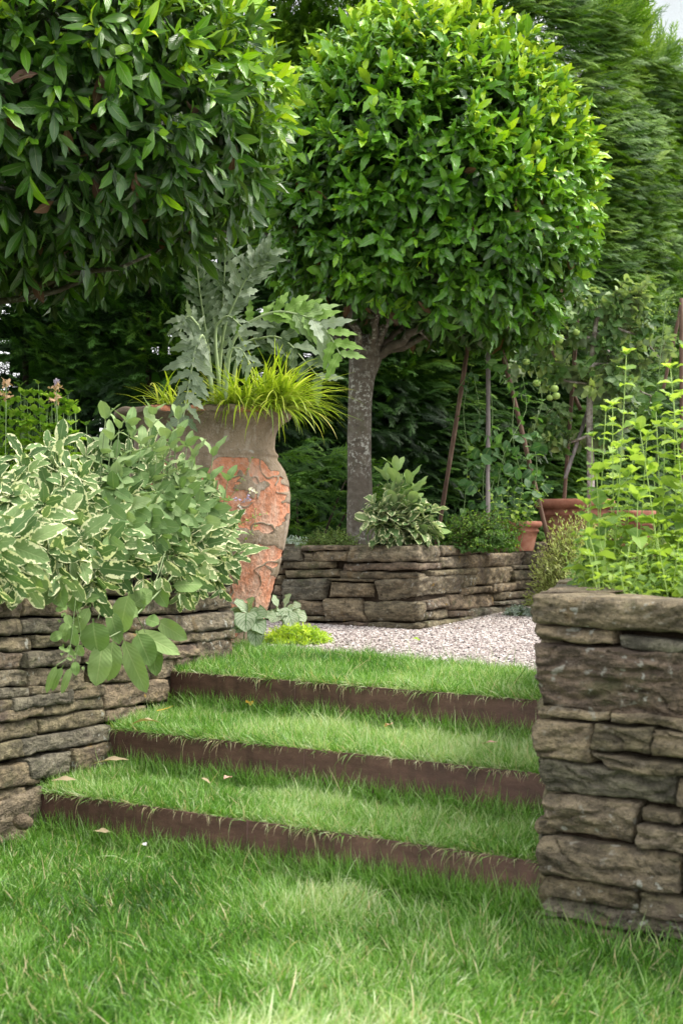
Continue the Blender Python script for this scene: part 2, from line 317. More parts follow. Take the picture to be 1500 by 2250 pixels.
def heart(x):
    return .5*math.sqrt(max(0, 1-((x-.38)/.62)**2))*(1-.25*x) if x > .02 else .33
T = {}
T['bay'] = [tmpl(14, lance(U(.15, .18), .48), f, b, wv*.7, .085, 2, t, 11) for f, b, wv, t in [(.3, .3, .25, 0), (.5, .8, .3, .3), (.2, -.2, .3, -.3), (.4, 1.1, .2, .2), (.6, .5, .35, -.2)]]
T['laurel'] = [tmpl(7, lance(wm, .5), f, b, wv, 0, 2, t, 8) for wm, f, b, wv, t in [(.13, .3, .4, .15, 0), (.14, .5, .7, .2, .3), (.12, .2, -.3, .2, -.3), (.135, .45, 1.0, .1, .2), (.155, .3, .3, .2, -.2)]]
T['sage'] = [tmpl(11, oval(wm*.95, .52, .12, .01, .62), f, b, wv, 0, 2, t, 9) for wm, f, b, wv, t in [(.17, .25, .7, .1, 0), (.2, .2, .5, .12, .15), (.16, .35, 1.0, .12, -.15), (.18, .3, .2, .1, .1), (.15, .35, 1.2, .14, .05)]]
T['sage_big'] = [tmpl(10, oval(wm*.93, .45, .1, .01, .62), f, b, wv, 0, 4, t, 8) for wm, f, b, wv, t in [(.25, .2, .5, .15, 0), (.28, .12, .7, .12, .15), (.23, .25, .3, .18, -.15)]]
T['round'] = [tmpl(6, oval(wm, .45, .08, .02, .6), f, b, .15, 0, 2, t) for wm, f, b, t in [(.3, .3, .5, 0), (.27, .5, .8, .3), (.33, .2, -.2, -.3), (.24, .4, 1.0, 0)]]
T['small'] = [tmpl(3, oval(wm, .5, .08, .03, .7), f, b) for wm, f, b in [(.27, .3, .4), (.22, .5, .8), (.3, .2, -.3)]]
T['needle'] = [tmpl(3, lambda x: .055*(1-x**3)+.004, .3, b, nw=1) for b in (.2, .7, -.4)]
T['blade'] = [tmpl(4, lambda x: .5*(1-x**1.7)+.01, 0, b, nw=1, twist=t) for b, t in [(.3, .3), (.9, -.4), (1.5, .5), (2.2, -.2), (.1, .6), (1.2, 0)]]
T['long'] = [tmpl(12, lambda x: .5*math.sin(math.pi*min(1, .18+x*.82))**.7+.01, .3, b, nw=2, twist=t) for b, t in [(.6, .2), (1.2, -.3), (1.9, .4), (.9, 0), (1.5, .1)]]
T['oval_t'] = [tmpl(8, oval(wm, .42, .1, .008, .95), f, b, .25, 0, 2, t) for wm, f, b, t in [(.26, .3, .5, 0), (.3, .5, .9, .3), (.24, .2, .2, -.3)]]
T['heart'] = [tmpl(9, heart, f, b, .12, 0, 4, 0) for f, b in [(.15, .5), (.2, .8), (.1, .3)]]
def lobe_shape(x): 
    b = .17*math.sin(math.pi*min(1, (x+.08)**.75))**.9; return max(.004, b*(.62+.62*((x*4.6) % 1.0)))
T['lobe'] = [tmpl(18, lobe_shape, f, b, .22, 0, 2, t, 10) for f, b, t in [(.2, .6, .2), (.35, 1.0, -.3), (.1, .3, .4)]]

def place(acc, ts, P, D, N, L, Wd=1.0, r=.5):
    P = np.atleast_2d(P); n = len(P); D = unit(np.broadcast_to(D, (n, 3))); N = np.broadcast_to(N, (n, 3))
    N = N-(N*D).sum(1, keepdims=True)*D; bad = np.linalg.norm(N, axis=1) < 1e-3; N = np.where(bad[:, None], np.cross(D, [.3, .9, .2]), N); N = unit(N)
    S = np.cross(D, N); L = np.broadcast_to(L, n).astype(float); Wd = np.broadcast_to(Wd, n).astype(float); r = np.broadcast_to(r, n).astype(float)
    k = RNG.integers(0, len(ts), n)
    for q, (tv, tf, tuv) in enumerate(ts):
        s = np.where(k == q)[0]
        if not len(s): continue
        a, b, c, cw = tv[:, 0], tv[:, 1], tv[:, 2], tv[:, 3]
        V = P[s][:, None, :]+L[s][:, None, None]*((a[None, :, None]*Wd[s][:, None, None])*S[s][:, None, :]+b[None, :, None]*D[s][:, None, :]+(c[None, :, None]+cw[None, :, None]*Wd[s][:, None, None])*N[s][:, None, :])
        F = tf[None]+(np.arange(len(s))*len(tv))[:, None, None]
        acc.add(V, F, np.tile(tuv, (len(s), 1)), np.repeat(r[s], len(tv)))

def bez(a, b, c, n=8):
    t = np.linspace(0, 1, n)[:, None]; return (1-t)**2*a+2*t*(1-t)*b+t*t*c
def shoot(la, sa, pts, ts, L, npairs=6, start=.35, ang=55, r=(.2, .8), rad=.0015, Wd=1.0, droop=.25, tipn=3, stemr=.5, tipscale=.45, seg=5):
    pts = np.asarray(pts, float)
    sa.tube(pts, np.linspace(rad*1.4, rad*.7, len(pts)), seg, stemr, True)
    seglen = np.linalg.norm(np.diff(pts, axis=0), axis=1); cum = np.concatenate([[0], np.cumsum(seglen)])/max(seglen.sum(), 1e-6)
    P, D, N, S = [], [], [], []
    a0 = U(0, 6.28)
    for i, t in enumerate(np.linspace(start, 1, npairs)):
        p = np.array([np.interp(t, cum, pts[:, q]) for q in range(3)])
        p2 = np.array([np.interp(max(0, t-.08), cum, pts[:, q]) for q in range(3)])
        ax = unit(p-p2) if np.linalg.norm(p-p2) > 1e-6 else np.array([0, 0, 1.])
        s1 = unit(np.cross(ax, [.31, .2, .93])); s2 = np.cross(ax, s1)
        nn = 2 if i < npairs-1 else max(2, tipn)
        for k in range(nn):
            a = a0+i*1.57+k*2*math.pi/nn+U(-.35, .35)
            rad_ = s1*math.cos(a)+s2*math.sin(a); an = R(ang+U(-14, 14))*(1 if i < npairs-1 else .6)
            d = ax*math.cos(an)+rad_*math.sin(an); d = unit(d+np.array([0, 0, -droop*U(.3, 1.5)]))
            P.append(p); D.append(d); N.append(unit(ax*1.0-rad_*.3+np.array([0, 0, .6])+RNG.normal(0, .18, 3)))
            S.append(L*U(.7, 1.2)*(1-(1-tipscale)*((t-start)/(1-start+1e-6))**2))
    n = len(P); rr = np.clip(U(r[0], r[1])+RNG.normal(0, .1, n), 0, 1)
    place(la, ts, np.array(P), np.array(D), np.array(N), np.array(S), Wd, rr)

def bush(la, sa, base, bsp, cen, er, n, ts, L, zmin=-.35, arch=.5, **kw):
    """stems leave a spread base and arch to tips over an ellipsoid"""
    base = np.array(base, float); cen = np.array(cen, float); er = np.array(er, float)
    for _ in range(n):
        while True:
            d = unit(RNG.normal(0, 1, 3))
            if d[2] > zmin: break
        q = U(.55, 1)**.5; tip = cen+d*er*q
        b = base+np.array([U(-1, 1)*bsp[0], U(-1, 1)*bsp[1], 0]); b[:2] += (tip[:2]-b[:2])*.25
        mid = (b+tip)/2; mid[2] += abs(tip[2]-b[2])*arch*.3+arch*.12*np.linalg.norm(tip[:2]-b[:2])+.01; mid[:2] += (b[:2]-tip[:2])*.1
        shoot(la, sa, bez(b, mid, tip), ts, L, **kw)

# ------------------------------------------------------------------ plan of the garden
RZ = .1275                                   # riser
A1, B1 = at(100, 1740, (EYE-RZ)*FOC/565), at(1168, 1890, (EYE-RZ)*FOC/715)
A2, B2 = at(250, 1602, (EYE-2*RZ)*FOC/427), at(1168, 1697, (EYE-2*RZ)*FOC/522)
A3, B3 = at(390, 1475, (EYE-3*RZ)*FOC/300), at(1168, 1538, (EYE-3*RZ)*FOC/363)
TOPZ = 3*RZ
class Path:
    def __init__(s, pts, sign, smooth=.03):
        pts = np.array(pts, float); L = np.linalg.norm(np.diff(pts, axis=0), axis=1); c = np.concatenate([[0], np.cumsum(L)])
        s.S = np.arange(0, c[-1], .004); P = np.stack([np.interp(s.S, c, pts[:, i]) for i in range(2)], 1)
        k = max(1, int(smooth/.004)); 
        Pp = np.vstack([P[:1]+(P[:1]-P[k:k+1])*np.linspace(1, 0, k, endpoint=False)[:, None], P, P[-1:]+(P[-1:]-P[-k-1:-k])*np.linspace(0, 1, k+1)[1:, None]])
        s.P = np.stack([np.convolve(Pp[:, i], np.ones(2*k+1)/(2*k+1), 'valid') for i in range(2)], 1)
        t = unit(np.gradient(s.P, axis=0)); s.N = np.stack([t[:, 1], -t[:, 0]], 1)*sign; s.flip = 1.0
        kw = 42; tp = np.vstack([np.repeat(t[:1], kw, 0), t, np.repeat(t[-1:], kw, 0)]); tw = unit(np.stack([np.convolve(tp[:, i], np.ones(2*kw+1)/(2*kw+1), 'valid') for i in range(2)], 1)); s.NW = np.stack([tw[:, 1], -tw[:, 0]], 1)*sign; s.px = 750+FOC*s.P[:, 0]/s.P[:, 1]
        s.len = s.S[-1]; s.corner = c
    def w(s, S, d, Z):
        d1 = np.maximum(d, -.02); d2 = np.minimum(d+.02, 0)
        x = np.interp(S, s.S, s.P[:, 0])+d1*np.interp(S, s.S, s.N[:, 0])+d2*np.interp(S, s.S, s.NW[:, 0]); y = np.interp(S, s.S, s.P[:, 1])+d1*np.interp(S, s.S, s.N[:, 1])+d2*np.interp(S, s.S, s.NW[:, 1])
        return np.stack([x, y, Z], -1)
    def from_px(s, px, py, lo, hi):
        m_ = (s.S >= lo) & (s.S <= hi); X = s.px[m_]; Sx = s.S[m_]
        if X[0] > X[-1]: X = X[::-1]; Sx = Sx[::-1]
        S = np.interp(px, X, Sx); Y = np.interp(S, s.S, s.P[:, 1]); return S, EYE-(py-HOR)/FOC*Y

def stone_grid(acc, path, S, Z, d0=0, R_=.009, depth=.1, amp=.006, res=None, topdepth=None, r=None):
    a, b = S.shape; seed = U(0, 500)
    W3 = path.w(S, 0*S, Z)
    e1 = np.linalg.norm(np.diff(W3, axis=1), axis=2).sum(1).mean(); e2 = np.linalg.norm(np.diff(W3, axis=0), axis=2).sum(0).mean()
    u = np.linspace(0, 1, b)[None, :]; v = np.linspace(0, 1, a)[:, None]
    ed = np.minimum(np.minimum(u, 1-u)*e1, np.minimum(v, 1-v)*e2)
    Rr = R_*(.7+.6*(vnoise(np.stack([S*15+seed, Z*15, 0*S], -1))*.5+.5))
    x = 1-np.minimum(ed/Rr, 1); d = -Rr*(1-np.sqrt(np.maximum(0, 1-x*x)))
    q = np.stack([S*9+seed, Z*16, 0*S+seed], -1)
    big = fbm(q, 3); fine = fbm(q*5, 3)+.5*(.35-np.abs(fbm(q*2.3+40, 4)))
    led = np.abs(fbm(np.stack([S*5+seed*2, Z*34+2*fbm(q, 2), 0*S], -1), 3)); 
    sm_, zm_ = S.mean(), Z.mean(); fac = np.full(S.shape, .004)
    for _k in range(6): fac = np.minimum(fac, U(.0, .012)+U(-.16, .16)*(S-sm_-U(-.5, .5)*e1)*(.12/max(e1, .1))+U(-.35, .35)*(Z-zm_-U(-.5, .5)*e2))
    d = d+d0+np.clip(fac, -.022, .01)*(amp/.009)+amp*(.55*big+.5*fine)-amp*1.3*np.clip(.18-led, 0, 1)*4+U(-.15, .15)*(u-.5)*e1*.2+U(-.1, .1)*(v-.5)*e2*.6
    jit = .0035*vnoise(np.stack([S*22+seed, Z*22, 0*S+3], -1)); jit2 = .0035*vnoise(np.stack([S*22-seed, Z*22, 0*S+9], -1))
    S2 = S+jit; Z2 = Z+jit2
    G = path.w(S2, d, Z2)
    # wrap ring pushed back
    Gp = np.zeros((a+4, b+4, 3)); ia = np.clip(np.arange(-2, a+2), 0, a-1); ib = np.clip(np.arange(-2, b+2), 0, b-1)
    Sg = S2[np.ix_(ia, ib)]; Zg = Z2[np.ix_(ia, ib)]; dg = d[np.ix_(ia, ib)].copy()
    k = np.maximum(np.maximum(-np.arange(-2, a+2), np.arange(-2, a+2)-(a-1)), 0)[:, None]; k2 = np.maximum(np.maximum(-np.arange(-2, b+2), np.arange(-2, b+2)-(b-1)), 0)[None, :]
    kk = np.maximum(k, k2); dg = dg-np.where(kk == 1, depth*.5, 0)-np.where(kk >= 2, depth, 0)
    Zg = Zg+np.where(kk > 0, .002*vnoise(np.stack([Sg*30, Zg*30, dg*30], -1)), 0)
    acc.grid(path.w(Sg, dg, Zg), U(0, 1) if r is None else r)
def px_stone(acc, path, quad, lo, hi, inset=.003, gs=.007, **kw):
    q = np.array(quad, float)                # TL TR BR BL
    w_ = max(abs(q[1, 0]-q[0, 0]), 5); h_ = max(abs(q[3, 1]-q[0, 1]), 5)
    s0, z0 = path.from_px(q[0, 0], q[0, 1], lo, hi); s1, z1 = path.from_px(q[1, 0], q[1, 1], lo, hi); _, z3 = path.from_px(q[3, 0], q[3, 1], lo, hi)
    Ls, Lz = abs(s1-s0), abs(z3-z0); nx = int(np.clip(Ls/gs, 6, 90)); nz = int(np.clip(Lz/gs, 5, 50))
    iu = min(.2, inset/max(Ls, .01)); iv = min(.25, inset/max(Lz, .01))
    u = np.linspace(iu, 1-iu, nx)[None, :]; v = np.linspace(iv, 1-iv, nz)[:, None]
    PX = (1-v)*((1-u)*q[0, 0]+u*q[1, 0])+v*((1-u)*q[3, 0]+u*q[2, 0]); PY = (1-v)*((1-u)*q[0, 1]+u*q[1, 1])+v*((1-u)*q[3, 1]+u*q[2, 1])
    wob = 2.2*vnoise(np.stack([PX/38+q[0, 0], PY/9, 0*PX], -1)); PY = PY+wob
    S, Z = path.from_px(PX, PY, lo, hi); stone_grid(acc, path, S, Z, **kw)
def fill_courses(acc, path, s0, s1, z0, z1, hmin=.03, hmax=.075, lmin=.1, lmax=.34, gs=.013, **kw):
    z = z0
    while z < z1-.012:
        h = U(hmin, hmax); h = min(h, z1-z); h = z1-z if z1-z-h < .02 else h
        s = s0-U(0, .1)
        while s < s1:
            l = U(lmin, lmax)*(1.2 if h > .05 else 1); e = s+l
            a, b = max(s, s0), min(e, s1)
            if b-a > .02:
                nx = int(max(4, (b-a)/gs)); nz = int(max(4, h/gs)); S = np.linspace(a+.003, b-.003, nx)[None, :]+np.zeros((nz, 1)); t = U(-.05, .05)
                Z = np.linspace(z+h-.003, z+.003, nz)[:, None]+(S-(a+b)/2)*t*.2
                stone_grid(acc, path, S, Z, d0=U(-.01, .004), **kw)
            s = e
        z += h
def core_strip(acc, path, s0, s1, z0, z1, d=-.05, thick=.18):
    S = np.arange(s0, s1, .03); 
    prof = [(d, z0), (d, z1), (d-thick, z1), (d-thick, z0)]
    acc.grid(np.stack([path.w(S, np.full_like(S, a), np.full_like(S, z)) for a, z in prof], 0))

# ---- left wall
ldir = np.array([.306, .952]); LE = np.array([-.398, 5.17]); L0 = A1[:2]+np.array([-.004, 0])
wl0 = L0-ldir*1.9
WL = Path([wl0, L0, A2[:2]+[-.01, 0], A3[:2]+[-.015, 0], LE, LE+np.array([-.9, .42])], 1, .02)
sE = WL.corner[4]
# ---- right wall (pillar face and the side along the steps)
P0 = at(1170, 2055, EYE*FOC/880)[:2]; Udir = unit(np.array([.84, -.54]))
sdir = unit(np.array([.21, .975])); PB = P0+sdir*1.55
WR = Path([PB+np.array([1.6, .2]), PB, P0, P0+Udir*1.6], 1, .012)
sP = WR.corner[2]
if (WR.N[int((sP+.5)/.004)] @ np.array([0, -1])) < 0: WR.N *= -1; WR.NW *= -1
if (WL.N[int(2.0/.004)] @ np.array([1, 0])) < 0: WL.N *= -1; WL.NW *= -1
# ---- back wall of the raised bed
C0 = at(922, 1383, (EYE-TOPZ)*FOC/208)[:2]; CL = at(604, 1364, (EYE-TOPZ)*FOC/189)[:2]; CR = at(1192, 1325, (EYE-TOPZ)*FOC/150)[:2]
WB = Path([CL+(CL-C0)*.35, CL, C0, CR, CR+np.array([.5, .35])], 1, .05)
sC = WB.corner[2]
if (WB.N[int((sC-.3)/.004)] @ np.array([0, -1])) < 0: WB.N *= -1; WB.NW *= -1
ZB = .803

# ------------------------------------------------------------------ ground
def sheet(name, poly, z, mat, kind='structure', thick=0):
    import bmesh
    bm = bmesh.new(); vs = [bm.verts.new((x, y, z)) for x, y in poly]; f = bm.faces.new(vs)
    if thick:
        r = bmesh.ops.extrude_face_region(bm, geom=[f]); bmesh.ops.translate(bm, verts=[e for e in r['geom'] if isinstance(e, bmesh.types.BMVert)], vec=(0, 0, -thick))
    bmesh.ops.recalc_face_normals(bm, faces=bm.faces); m_ = bpy.data.meshes.new(name); bm.to_mesh(m_); m_.materials.append(mat)
    o = bpy.data.objects.new(name, m_); COL.objects.link(o); o['kind'] = kind; return o
sheet('ground', [(-400, -400), (400, -400), (400, 900), (-400, 900)], 0, MAT['turf'])
def ext(A, B, a, b):
    d = unit((B-A)[:2]); return A[:2]-d*a, B[:2]+d*b
back = [(3.5, 14), (-6, 14)]
strips = []
for k, (A, B) in enumerate(((A1, B1), (A2, B2), (A3, B3))):
    a, b = ext(A, B, .03, .42); strips.append((a, b))
n_ = np.array([.54, .84])
for k in range(2):
    a, b = strips[k]; c_, d_ = strips[k+1]
    sheet('grass_tread_ground', [a+n_*.008, b+n_*.008, d_+n_*.05, c_+n_*.05], (k+1)*RZ-.012, MAT['turf'], thick=(k+1)*RZ-.004)
a, b = strips[2]
sheet('upper_ground', [a+n_*.008, b+n_*.008, b+np.array([3.5, .3]), (7, 16), (-8, 16), (-8, 5.6), LE+np.array([-.05, .03])], TOPZ-.012, MAT['turf'], thick=TOPZ-.004)
gv = [at(470, 1418, (EYE-TOPZ)*FOC/238)[:2], at(600, 1430, (EYE-TOPZ)*FOC/250)[:2], at(900, 1458, (EYE-TOPZ)*FOC/283)[:2], at(1180, 1482, (EYE-TOPZ)*FOC/307)[:2], (1.2, 4.3), (4.5, 5.0), (4.5, 9.8), CR+[.02, .2], C0+[0, .1], CL+[0, .15], (-1.3, 8.2), (-1.3, 6.2)]
sheet('gravel_path', gv, TOPZ-.004, MAT['gravel'])
# bed soils
Lin = [WL.w(np.array([s]), np.array([-.07]), np.array([0.]))[0][:2] for s in (0.0, 1.9, sE-.6, sE-.03)]
sheet('bed_soil', Lin+[LE+np.array([-.9, .3]), (-3.4, 6.2), (-3.4, 1.5)], .655, MAT['soil'], thick=.6)
Rin = [WR.w(np.array([s]), np.array([-.07]), np.array([0.]))[0][:2] for s in (.3, sP-1.5, sP, sP+1.5)]
sheet('bed_soil', Rin+[(2.6, 2.6), (2.6, 4.2)], .685, MAT['soil'], thick=.6)
Bin = [WB.w(np.array([s]), np.array([-.06]), np.array([0.]))[0][:2] for s in (.02, sC, WB.corner[3]-.02)]
sheet('bed_soil', Bin+[(1.6, 9.6), (-1.0, 9.0)], ZB-.045, MAT['soil'], thick=.36)

# ------------------------------------------------------------------ walls
# left wall: courses read from the photograph
wl = thing('stone_wall', (L0[0], L0[1], 0), 'dry stone retaining wall left of the grass steps, sage hanging over it', 'wall')
acc = Acc(); lo, hi = 1.0, sE
LQ = [  # TL TR BR BL
 [(-40,1690),(98,1672),(96,1722),(-40,1738)],[(-40,1738),(60,1726),(62,1760),(-40,1768)],[(-40,1772),(96,1724),(98,1850),(-40,1860)],
 [(62,1668),(158,1650),(160,1700),(66,1716)],[(160,1646),(248,1630),(248,1690),(162,1700)],
 [(-40,1640),(54,1625),(56,1664),(-40,1682)],[(54,1622),(246,1592),(246,1628),(56,1662)],
 [(-40,1596),(92,1580),(92,1618),(-40,1638)],[(96,1578),(238,1556),(238,1590),(98,1614)],
 [(-40,1568),(100,1548),(100,1574),(-40,1594)],[(100,1546),(232,1524),(234,1554),(100,1576)],
 [(-40,1538),(30,1534),(30,1566),(-40,1570)],[(30,1532),(160,1514),(160,1546),(30,1564)],[(162,1512),(232,1502),(232,1524),(162,1544)],
 [(-40,1472),(70,1472),(72,1508),(-40,1516)],[(72,1470),(200,1462),(200,1508),(74,1512)],[(-40,1512),(72,1510),(72,1532),(-40,1536)],[(74,1508),(212,1498),(212,1512),(74,1530)],
 [(236,1504),(372,1492),(374,1540),(236,1560)],[(240,1560),(330,1548),(332,1568),(240,1590)],[(202,1462),(300,1452),(300,1500),(204,1504)],[(300,1452),(390,1445),(388,1490),(302,1498)],
 [(-40,1434),(60,1432),(60,1470),(-40,1472)],[(60,1432),(180,1426),(180,1464),(62,1468)],[(182,1424),(330,1418),(330,1452),(184,1460)],[(332,1440),(440,1424),(440,1446),(332,1454)],
 [(-40,1400),(80,1396),(80,1430),(-40,1434)],[(82,1396),(250,1392),(250,1420),(84,1426)],[(252,1392),(400,1388),(400,1418),(254,1418)],
 [(-40,1364),(52,1362),(54,1396),(-40,1398)],[(54,1360),(170,1358),(170,1392),(56,1394)],[(172,1358),(398,1352),(396,1386),(174,1390)],
 [(400,1352),(514,1340),(514,1380),(400,1392)],[(404,1392),(514,1382),(514,1404),(404,1416)],[(440,1408),(514,1404),(514,1440),(440,1452)],[(392,1420),(440,1414),(440,1460),(392,1470)],
 [(370,1318),(514,1306),(514,1338),(370,1350)],[(372,1300),(514,1290),(514,1304),(372,1316)],[(200,1320),(368,1316),(368,1350),(200,1356)],
 [(-40,1310),(50,1308),(52,1358),(-40,1360)],[(54,1306),(198,1304),(198,1356),(56,1356)],[(-40,1286),(150,1288),(150,1304),(-40,1306)],[(152,1288),(370,1286),(368,1314),(152,1302)],[(372,1276),(514,1272),(514,1288),(372,1298)]]
for q in LQ: px_stone(acc, WL, q, lo, hi, gs=.006, inset=.0018, d0=U(-.010, .008), R_=.0038, amp=.007)
sx = WL.from_px(-38, 1300, lo, hi)[0]
fill_courses(acc, WL, 0, sx, 0.0, .70); fill_courses(acc, WL, sE, WL.len, .2, .70)
s_end = WL.from_px(388, 1300, lo, hi)[0]; fill_courses(acc, WL, s_end, sE, .1, .44)
acc.build('stonework', MAT['stone'], wl)
acc = Acc(); core_strip(acc, WL, 0, WL.len, 0, .675, d=-.06); acc.build('wall_core', MAT['core'], wl)

# right wall
wr = thing('stone_wall', (P0[0], P0[1], 0), 'rough dry stone wall in the right foreground under the lime green herb', 'wall')
acc = Acc(); lo, hi = sP-.03, WR.len
X2 = 1700
def sl(x, y, k=.09): return (x, y+(x-1170)*k)
RQ = [
 [(1172,1372),(1342,1384),(1348,1420),(1176,1408)],[(1350,1394),(X2,1424),(X2,1462),(1350,1426)],
 [(1170,1413),(X2,1450),(X2,1625),(1170,1551)],
 [(1170,1553),(1332,1563),(1332,1586),(1170,1577)],[(1336,1565),(X2,1602),(X2,1630),(1336,1588)],
 [(1170,1581),(1292,1592),(1290,1680),(1172,1664)],[(1298,1592),(1430,1601),(1430,1658),(1290,1650)],[(1432,1600),(X2,1636),(X2,1690),(1432,1660)],
 [(1284,1652),(1500,1680),(1500,1706),(1350,1694)],[(1502,1684),(X2,1704),(X2,1732),(1502,1706)],
 [(1174,1667),(1290,1676),(1478,1712),(1480,1776)][0:0] or [(1174,1666),(1478,1706),(1478,1776),(1172,1741)],[(1482,1712),(X2,1746),(X2,1800),(1482,1772)],
 [(1172,1744),(1396,1771),(1372,1860),(1172,1830)],[(1402,1776),(1490,1786),(1492,1814),(1402,1806)],[(1392,1812),(1530,1828),(1530,1884),(1388,1866)],[(1532,1800),(X2,1822),(X2,1905),(1532,1884)],[(1494,1780),(X2,1806),(X2,1818),(1494,1796)],
 [(1169,1838),(1488,1885),(1490,1966),(1170,1924)],[(1492,1892),(X2,1920),(X2,2000),(1494,1966)],
 [(1170,1927),(1392,1958),(1398,2010),(1172,1970)],[(1400,1962),(X2,2006),(X2,2062),(1402,2012)],
 [(1174,1974),(X2,2068),(X2,2112),(1174,2014)],
 [(1174,2018),(1380,2056),(1380,2110),(1174,2068)],[(1384,2060),(X2,2118),(X2,2190),(1384,2110)]]
for q in RQ: px_stone(acc, WR, q, lo, hi, gs=.0042, inset=.0015, d0=U(-.006, .006), R_=.004, amp=.0125, depth=.14)
fill_courses(acc, WR, WR.from_px(1690, 1500, lo, hi)[0], WR.len, 0, .69); fill_courses(acc, WR, .02, sP-.06, 0, .69, gs=.016)
acc.build('stonework', MAT['stone'], wr)
acc = Acc()
px_stone(acc, WR, [(1164, 1302), (1560, 1322), (1560, 1402), (1164, 1368)], lo, hi, gs=.0045, inset=.002, d0=.012, R_=.011, amp=.008, depth=.17)
acc.build('coping_stone', MAT['stone'], wr)
acc = Acc(); px_stone(acc, WR, [(1562, 1322), (1690, 1330), (1690, 1412), (1562, 1404)], lo, hi, gs=.008, d0=.006, R_=.011, amp=.008, depth=.17)
fill_courses(acc, WR, WR.from_px(1690, 1500, lo, hi)[0], WR.len, .69, .735, lmin=.3, lmax=.5, depth=.17); acc.build('coping_stone', MAT['stone'], wr)
for s0, s1, zt in ((sP-.4, sP-.05, .728), (sP-.8, sP-.4, .722), (sP-1.3, sP-.8, .725)):
    acc = Acc(); fill_courses(acc, WR, s0, s1, .69, zt, lmin=.5, lmax=.6, hmin=.05, hmax=.06, depth=.17); acc.build('coping_stone', MAT['stone'], wr)
acc = Acc(); core_strip(acc, WR, 0, WR.len, 0, .70, d=-.07, thick=.08); acc.build('wall_core', MAT['core'], wr)

# back wall
wb = thing('stone_wall', (C0[0], C0[1], TOPZ), 'low dry stone wall holding the raised bed behind the gravel', 'wall')
acc = Acc(); lo, hi = 0, WB.corner[3]
def z_(x, y): return (600+x/2.3077, 950+y/2.3077)
BQ = [[(36,575),(134,574),(136,655),(36,655)],[(136,572),(368,570),(368,598),(136,602)],[(190,602),(368,600),(370,652),(192,654)],[(136,606),(188,604),(190,655),(138,655)],
 [(372,570),(866,572),(866,656),(372,662)],[(868,576),(1096,570),(1096,614),(870,628)],[(1098,568),(1364,560),(1366,600),(1100,610)],
 [(40,656),(290,656),(290,690),(42,692)],[(340,664),(862,660),(860,690),(340,708)] ,[(870,630),(994,622),(992,684),(870,692)],[(996,622),(1086,618),(1084,684),(996,690)],[(1088,614),(1290,602),(1292,676),(1088,684)],[(1294,600),(1368,598),(1368,664),(1294,672)],
 [(54,694),(316,696),(316,736),(54,736)],[(320,694),(820,706),(980,690),(320,744)][0:0] or [(320,700),(790,712),(790,744),(320,746)],[(792,704),(1030,690),(1028,718),(792,736)],[(1032,690),(1226,678),(1228,766),(1034,776)],[(1230,674),(1370,664),(1370,692),(1230,700)],
 [(40,740),(270,738),(236,854),(40,856)],[(274,762),(484,768),(482,836),(276,834)],[(274,738),(500,742),(500,764),(274,758)],[(500,752),(978,720),(980,812),(502,862)],[(982,718),(1030,716),(1030,780),(984,790)],
 [(36,858),(238,856),(242,930),(40,932)],[(240,838),(426,838),(462,958),(256,960)],[(442,858),(786,858),(788,960),(464,964)],[(984,786),(1112,778),(1112,812),(984,822)],[(1114,770),(1238,762),(1238,806),(1116,810)],[(1230,704),(1370,694),(1370,744),(1230,748)],
 [(790,852),(910,834),(912,882),(790,900)],[(914,824),(1138,814),(1138,884),(916,902)],[(1142,810),(1370,796),(1368,832),(1142,852)],[(1240,752),(1370,748),(1370,794),(1240,802)],
 [(790,906),(916,894),(916,938),(792,954)],[(920,904),(1016,900),(1014,930),(920,936)],[(1018,890),(1190,878),(1190,936),(1018,956)],[(1142,856),(1368,836),(1368,872),(1142,880)],[(1192,878),(1368,868),(1368,900),(1192,930)],
 [(-40,935),(240,934),(260,960),(-40,960)],[(260,962),(462,960),(466,990),(262,985)],[(466,966),(788,964),(786,1008),(468,1000)],[(790,958),(1002,934),(1002,968),(790,1005)]]
for q in BQ: px_stone(acc, WB, [z_(*p) for p in q], lo, hi, gs=.009, inset=.002, d0=U(-.012, .010), R_=.006, amp=.011)
fill_courses(acc, WB, 0, WB.from_px(616, 1250, lo, hi)[0], TOPZ, ZB); fill_courses(acc, WB, WB.corner[3], WB.len, TOPZ-.02, ZB)
acc.build('stonework', MAT['stone'], wb)
acc = Acc(); core_strip(acc, WB, 0, WB.len, TOPZ-.02, ZB-.02, d=-.07, thick=.1); acc.build('wall_core', MAT['core'], wb)

# loose stone at the wall foot
acc = Acc(); th = np.linspace(0, math.pi, 14)[:, None]; ph = np.linspace(0, 2*math.pi, 24)[None, :]
G = np.stack([np.sin(th)*np.cos(ph), np.sin(th)*np.sin(ph), np.cos(th)+0*ph], -1); G = G*(1+.25*fbm(G*1.7+5, 3))[..., None]*np.array([.026, .02, .02])
q = at(52, 1806, 3.63); acc.grid(G+q, .65); tag(acc.build('loose_stone', MAT['stone']), 'small pale stone lying in the lawn at the foot of the left wall', 'stone')

